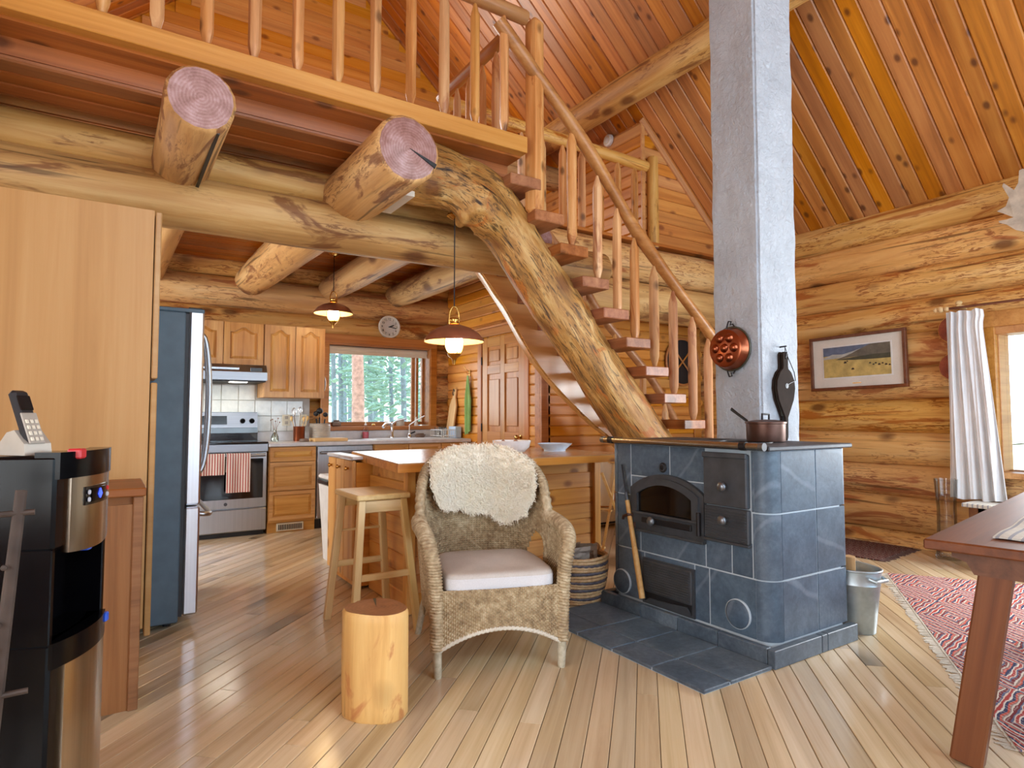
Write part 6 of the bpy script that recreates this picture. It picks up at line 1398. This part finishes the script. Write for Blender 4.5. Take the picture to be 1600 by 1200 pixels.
# ------------------------------------------------------------------ hanging lamps and clock
def pendant(x, y, rim, R, ceil, lab, w_):
    t = tag(thing('pendant_lamp', (x, y, rim-.15)), lab, 'pendant lamp', 'copper pendant lamps'); c = (x, y, rim); k = R/.2
    obj('cord', MB().cyl((x, y, rim+.235*k), (x, y, ceil), .004, 8), M_irondark, t)
    obj('ceiling_rose', MB().lathe([(0, 0), (.05, 0), (.055, -.012), (.03, -.03), (0, -.032)], 24, (x, y, ceil)), M_brass, t, smooth=40)
    obj('shade', MB().lathe([(R, 0), (R*.985, .018*k), (R*.80, .062*k), (R*.55, .092*k), (R*.28, .110*k), (.04*k, .116*k), (.04*k, .108*k), (R*.55, .084*k), (R*.80, .054*k), (R*.985, .006)], 48, c), M_coppershade, t, smooth=60)
    obj('shade_lining', MB().lathe([(R*.978, .002), (R*.79, .050*k), (R*.54, .080*k), (.045*k, .104*k)], 48, c), M_shadein, t, smooth=60)
    obj('collar', MB().lathe([(.030*k, .112*k), (.036*k, .12*k), (.030*k, .135*k), (.034*k, .150*k), (.028*k, .160*k), (0, .162*k)], 24, c), M_brass, t, smooth=40)
    obj('carry_loop', MB().tube(spline([(x-.034*k, y, rim+.115*k), (x-.036*k, y, rim+.18*k), (x-.02*k, y, rim+.225*k), (x, y, rim+.237*k), (x+.02*k, y, rim+.225*k), (x+.036*k, y, rim+.18*k), (x+.034*k, y, rim+.115*k)], 24), .005*k, 8), M_brass, t, smooth=50)
    obj('lit_glass', MB().lathe([(.030*k, .05*k), (.052*k, .035*k), (.060*k, .0), (.052*k, -.045*k), (.034*k, -.07*k), (0, -.072*k)], 24, c), M_bulb, t, smooth=60)
    for a in (0, PI/2, PI, 1.5*PI): obj('cage_wire', MB().tube(spline([(x+r_*k*math.cos(a), y+r_*k*math.sin(a), rim+z_*k) for r_, z_ in ((.050, .06), (.066, .02), (.066, -.03), (.052, -.065), (.03, -.085))], 14), .0035*k, 6), M_brass, t, smooth=50)
    obj('burner', MB().lathe([(.036*k, -.066*k), (.046*k, -.078*k), (.040*k, -.092*k), (.020*k, -.108*k), (.012*k, -.125*k), (.008*k, -.15*k), (0, -.15*k)], 20, c), M_brass, t, smooth=40)
pendant(1.855, 6.13, 2.168, .19, 2.785, 'copper pendant lamp hanging in front of the oak wall cabinets', 22)
pendant(1.912, 3.65, 1.640, .20, 2.50, 'larger copper pendant lamp hanging over the island', 18)
ck = tag(thing('wall_clock', (2.795, 7.0, 2.08)), 'round white clock on the log above the kitchen window', 'clock'); CKM = Matrix.Translation((2.795, 7.015, 2.215)) @ Matrix.Rotation(PI/2, 4, 'X')
obj('rim', MB().lathe([(.112, .0), (.135, .0), (.137, .015), (.130, .030), (.114, .030), (.110, .018)], 48), M_white, ck, smooth=40, M=CKM); obj('face', MB().lathe([(0, .014), (.085, .014)], 48), M_cushside, ck, M=CKM); obj('dial_ring', MB().lathe([(.085, .0145), (.112, .0145)], 48), M_white, ck, M=CKM)
def numeral(txt, size):
    cu_ = bpy.data.curves.new('numeral', 'FONT'); cu_.body = txt; cu_.size = size; cu_.align_x = 'CENTER'; cu_.align_y = 'CENTER'; cu_.extrude = .001
    to = bpy.data.objects.new('numeral_source', cu_); COL.objects.link(to); dg = bpy.context.evaluated_depsgraph_get(); me = bpy.data.meshes.new_from_object(to.evaluated_get(dg)); bpy.data.objects.remove(to); bpy.data.curves.remove(cu_); return me
for i in range(1, 13):
    a = PI/6*i; me = numeral(str(i), .036); me.materials.clear(); me.materials.append(M_blackmat); o = bpy.data.objects.new('numeral', me); COL.objects.link(o); place(o, ck, CKM @ Matrix.Translation((.092*math.sin(a), .092*math.cos(a), .0165)))
for a, L, w_ in ((math.radians(-68), .058, .005), (math.radians(-100), .085, .0035)): obj('hand', MB().box((-w_, -.012, .019), (w_, L, .022)), M_black, ck, M=CKM @ Matrix.Rotation(a, 4, 'Z'))

# ------------------------------------------------------------------ small things
def on_counter(x, y): return (x, y, CT)
b1 = tag(thing('flower_bottle', (1.46, 6.78, CT)), 'small glass bottle with dried flowers beside the range', 'bottle')
obj('glass', MB().lathe([(0, 0), (.040, 0), (.042, .02), (.038, .05), (.022, .085), (.016, .12), (.019, .13), (.014, .13), (.012, .12), (.018, .085), (.034, .05), (.036, .01), (0, .008)], 20, (1.46, 6.78, CT)), M_bottle, b1, smooth=50)
for i in range(5): a = i*1.3; obj('stem', MB().tube([(1.46, 6.78, CT+.05), (1.46+.02*math.cos(a), 6.78+.02*math.sin(a), CT+.15), (1.46+.045*math.cos(a), 6.78+.04*math.sin(a), CT+.20+.01*i)], .002, 5).lathe([(0, -.008), (.010, 0), (0, .008)], 8, (1.46+.045*math.cos(a), 6.78+.04*math.sin(a), CT+.20+.01*i)), M_bloom, b1)
u1 = tag(thing('utensil_crock', (1.70, 6.76, CT)), 'copper crock on the worktop full of whisks and spoons', 'crock')
obj('crock', MB().lathe([(0, 0), (.055, 0), (.058, .01), (.060, .15), (.063, .155), (.058, .155), (.054, .02), (0, .018)], 28, (1.70, 6.76, CT)), M_copper, u1, smooth=40)
rr = random.Random(8)
for i in range(5):
    a = i*1.27; dx, dy = .05*math.cos(a), .04*math.sin(a); top_ = Vector((1.70+dx*1.7, 6.76+dy*1.7, CT+.23+.05*rr.random())); ut = tag(thing('utensil', (1.70, 6.76, CT+.02)), ('right-hand wooden spoon in the copper crock', 'larger steel whisk standing at the back of the copper crock', 'left-hand wooden spoon in the copper crock', 'steel whisk at the left of the copper crock', 'wooden spoon at the front of the copper crock')[i], 'utensil', 'utensils in the copper crock')
    obj('shaft', MB().tube([(1.70+dx*.4, 6.76+dy*.4, CT+.025), top_], .004, 6), M_birch if i % 2 == 0 else M_chrome, ut)
    if i % 2: 
        for q in range(4): b_ = q*PI/4; obj('wire', MB().tube(spline([top_+Vector((.022*math.cos(b_)*s_, .022*math.sin(b_)*s_, h_)) for s_, h_ in ((0, -.01), (.7, .02), (1, .05), (.6, .075), (0, .085), (-.6, .075), (-1, .05), (-.7, .02), (0, -.01))], 16), .0015, 4), M_chrome, ut)
    else: obj('bowl', MB().lathe([(0, -.03), (.012, -.02), (.018, 0), (.012, .02), (0, .028)], 10, top_), M_birch, ut, smooth=50)
cr2 = tag(thing('stoneware_crock', (1.93, 6.80, CT)), 'grey ribbed stoneware crock holding black utensils at the window', 'crock')
obj('jar', MB().lathe([(0, 0), (.10, 0), (.108, .01)]+[(.108+.003*(i % 2), .02+.009*i) for i in range(16)]+[(.104, .175), (.110, .185), (.100, .185), (.096, .02), (0, .015)], 36, (1.93, 6.80, CT)), M_crock, cr2, smooth=30)
for i, (dx, dy, h_, r_) in enumerate(((-.04, .0, .11, .030), (.0, .02, .14, .036), (.05, -.01, .10, .028))): tag(obj('black_ladle', MB().tube([(1.93+dx*.5, 6.80+dy, CT+.05), (1.93+dx, 6.80+dy, CT+.18+h_*.5)], .008, 8).lathe([(0, -r_), (r_*.8, -r_*.6), (r_, 0), (r_*.8, r_*.6), (0, r_)], 16, (1.93+dx*1.1, 6.80+dy, CT+.18+h_)), M_blackmat, None, smooth=50), ('black ladle at the left in the grey crock', 'largest black ladle in the grey crock', 'black ladle at the right in the grey crock')[i], 'ladle')
tag(obj('cutting_board', MB().box((1.78, 6.46, CT+.001), (2.13, 6.66, CT+.034), .004), M_board), 'thick butcher block lying on the worktop under the crocks', 'cutting board')
tag(obj('knife_rest', MB().lathe([(0, 0), (.045, 0), (.05, .01), (.045, .03), (0, .035)], 20, (1.70, 6.55, CT)), M_leather, None, smooth=40), 'small dark wooden dish in front of the copper crock', 'dish')
sp_ = tag(thing('soap_bottle', (2.49, 6.93, CT+.008)), 'clear soap bottle half full of pink soap', 'bottle'); obj('bottle', MB().lathe([(0, .0), (.036, .0), (.038, .05), (.034, .09), (.016, .13), (.012, .15), (0, .15)], 18, (2.49, 6.93, CT+.008)), M_vase, sp_, smooth=40); obj('soap', MB().lathe([(0, .002), (.034, .002), (.036, .05), (.033, .075), (0, .075)], 18, (2.49, 6.93, CT+.008)), M_pink, sp_, smooth=40); obj('pump', MB().lathe([(.012, .15), (.014, .165), (.006, .17), (.005, .19), (0, .192)], 12, (2.49, 6.93, CT+.008)), M_white, sp_)
tag(obj('scrub_basket', MB().lathe([(0, 0), (.05, 0), (.07, .035), (.066, .035), (.046, .006), (0, .006)], 20, (3.14, 6.86, CT+.009)).box((3.09, 6.84, CT+.02), (3.19, 6.88, CT+.06), .01), M_leather, None, smooth=40), 'brown basket with scrubbers on the sink rim', 'basket')
dkr = tag(thing('dish_rack', (3.36, 6.76, CT)), 'white wire dish rack at the right end of the sink', 'dish rack')
for z_ in (.03, .10): obj('wire_loop', MB().tube([(3.30, 6.60, CT+z_), (3.47, 6.60, CT+z_), (3.47, 6.90, CT+z_), (3.30, 6.90, CT+z_), (3.30, 6.60, CT+z_)], .004, 6), M_white, dkr)
for i in range(7): obj('wire', MB().tube([(3.30+.028*i, 6.60, CT+.10), (3.30+.028*i, 6.60, CT+.003), (3.30+.028*i, 6.90, CT+.003), (3.30+.028*i, 6.90, CT+.10)], .003, 5), M_white, dkr)
for i, (x_, y_) in enumerate(((3.35, 6.68), (3.42, 6.78), (3.36, 6.84))): tag(obj('drinking_glass', MB().lathe([(0, .003), (.030, .003), (.036, .12), (.034, .12), (.028, .008), (0, .008)], 20, (x_, y_, CT+.008)), M_vase, None, smooth=40), ('drinking glass at the front of the dish rack', 'drinking glass in the middle of the dish rack', 'drinking glass at the back of the dish rack')[i], 'glass')
tag(obj('plastic_tub', MB().box((3.49, 6.62, CT+.001), (3.575, 6.80, CT+.14), .008), M_bluedish), 'pale blue square tub against the panelled wall', 'tub')
bd = tag(thing('bread_board', (3.55, 6.83, CT)), 'long pale paddle board leaning on the panelled wall by the sink', 'cutting board')
Mb = frame((3.52, 6.86, CT+.002), (3.578, 6.80, CT+.60), (-1,0,0)); obj('blade', MB().prism([(0, -.085), (.40, -.085), (.47, -.05), (.50, -.03), (.60, -.03), (.60, .03), (.50, .03), (.47, .05), (.40, .085), (0, .085)], lambda a, b, t: (a, b, t), -.018, 0), M_board, bd, M=Mb)
obj('hang_loop', MB().tube([(.57, .0, .0), (.60, .012, .012), (.55, .018, .015), (.52, .006, .01)], .006, 6), M_blackmat, bd, M=Mb)
# green towel on a hook
gt = tag(obj('green_towel', MB().slab(lambda u, v: ((3.565-.012*math.sin(u*10)*min(1, v*3), 6.455+(u-.5)*(.03+.15*min(1, v*2.2)-.05*v), 1.63-.66*v-.05*u*v*v), (-1, 0, 0)), 26, 24, .008), M_greentowel, None, smooth=60), 'green kitchen towel hanging on a hook by the door', 'towel')
hk = tag(thing('wall_hook', (3.59, 6.455, 1.64)), 'brass double wall hook above the green towel', 'hook'); obj('plate', MB().box((3.588, 6.44, 1.62), (3.599, 6.47, 1.70), .003), M_brass, hk); obj('prong', MB().tube([(3.59, 6.455, 1.66), (3.56, 6.455, 1.645), (3.545, 6.455, 1.67)], .005, 6), M_brass, hk); obj('prong', MB().tube([(3.59, 6.455, 1.68), (3.55, 6.465, 1.70), (3.53, 6.48, 1.735)], .004, 6), M_brass, hk)
# window sill
tag(obj('sill_ornament', MB().box((2.13, 7.0, 1.032), (2.23, 7.07, 1.09), .012).box((2.15, 7.01, 1.09), (2.21, 7.06, 1.105), .006), M_leather), 'small brown ornament at the left of the window sill', 'ornament')
tag(obj('sill_cup', MB().lathe([(0, 0), (.05, 0), (.052, .005), (.040, .085), (.036, .085), (.046, .01), (0, .01)], 20, (2.96, 7.03, 1.032)), M_crock, None, smooth=40), 'small upturned pot on the window sill behind the tap', 'pot')
tag(obj('sill_figure', MB().lathe([(0, 0), (.025, 0), (.022, .03), (.012, .05), (.018, .075), (.010, .10), (0, .11)], 14, (3.17, 7.04, 1.032)), M_white, None, smooth=50), 'little white figurine at the right of the window sill', 'figurine')
tag(obj('sill_button', MB().lathe([(0, 0), (.02, 0), (.024, .012), (.012, .028), (0, .03)], 14, (2.62, 7.03, 1.032)), M_brass, None, smooth=50), 'tiny brass pot in the middle of the window sill', 'pot')
# on the island
b2 = tag(thing('mixing_bowl', (2.40, 3.70, IT)), 'white bowl with dried pods on the island', 'bowl'); obj('bowl', MB().lathe([(0, 0), (.07, 0), (.095, .008), (.125, .04), (.138, .085), (.132, .085), (.118, .042), (.09, .016), (0, .012)], 40, (2.40, 3.70, IT)), M_ceramic, b2, smooth=50)
for i in range(3): a = i*2.1+.4; tag(obj('dried_pod', MB().lathe([(0, -.022), (.018, -.012), (.022, .004), (.012, .02), (0, .03)], 12, (2.40+.06*math.cos(a), 3.70+.06*math.sin(a), IT+.06+.004*i)), M_bloom, None, smooth=50), ('brown dried pod at the back of the white bowl', 'brown dried pod at the left in the white bowl', 'brown dried pod at the front of the white bowl')[i], 'pod', 'dried pods in the white bowl')
tag(obj('serving_dish', MB().lathe([(0, 0), (.08, 0), (.082, .012), (.125, .05), (.130, .055), (.124, .056), (.09, .022), (0, .018)], 40, (2.78, 3.70, IT)), M_bluedish, None, smooth=50), 'shallow blue and white dish on the island', 'dish')
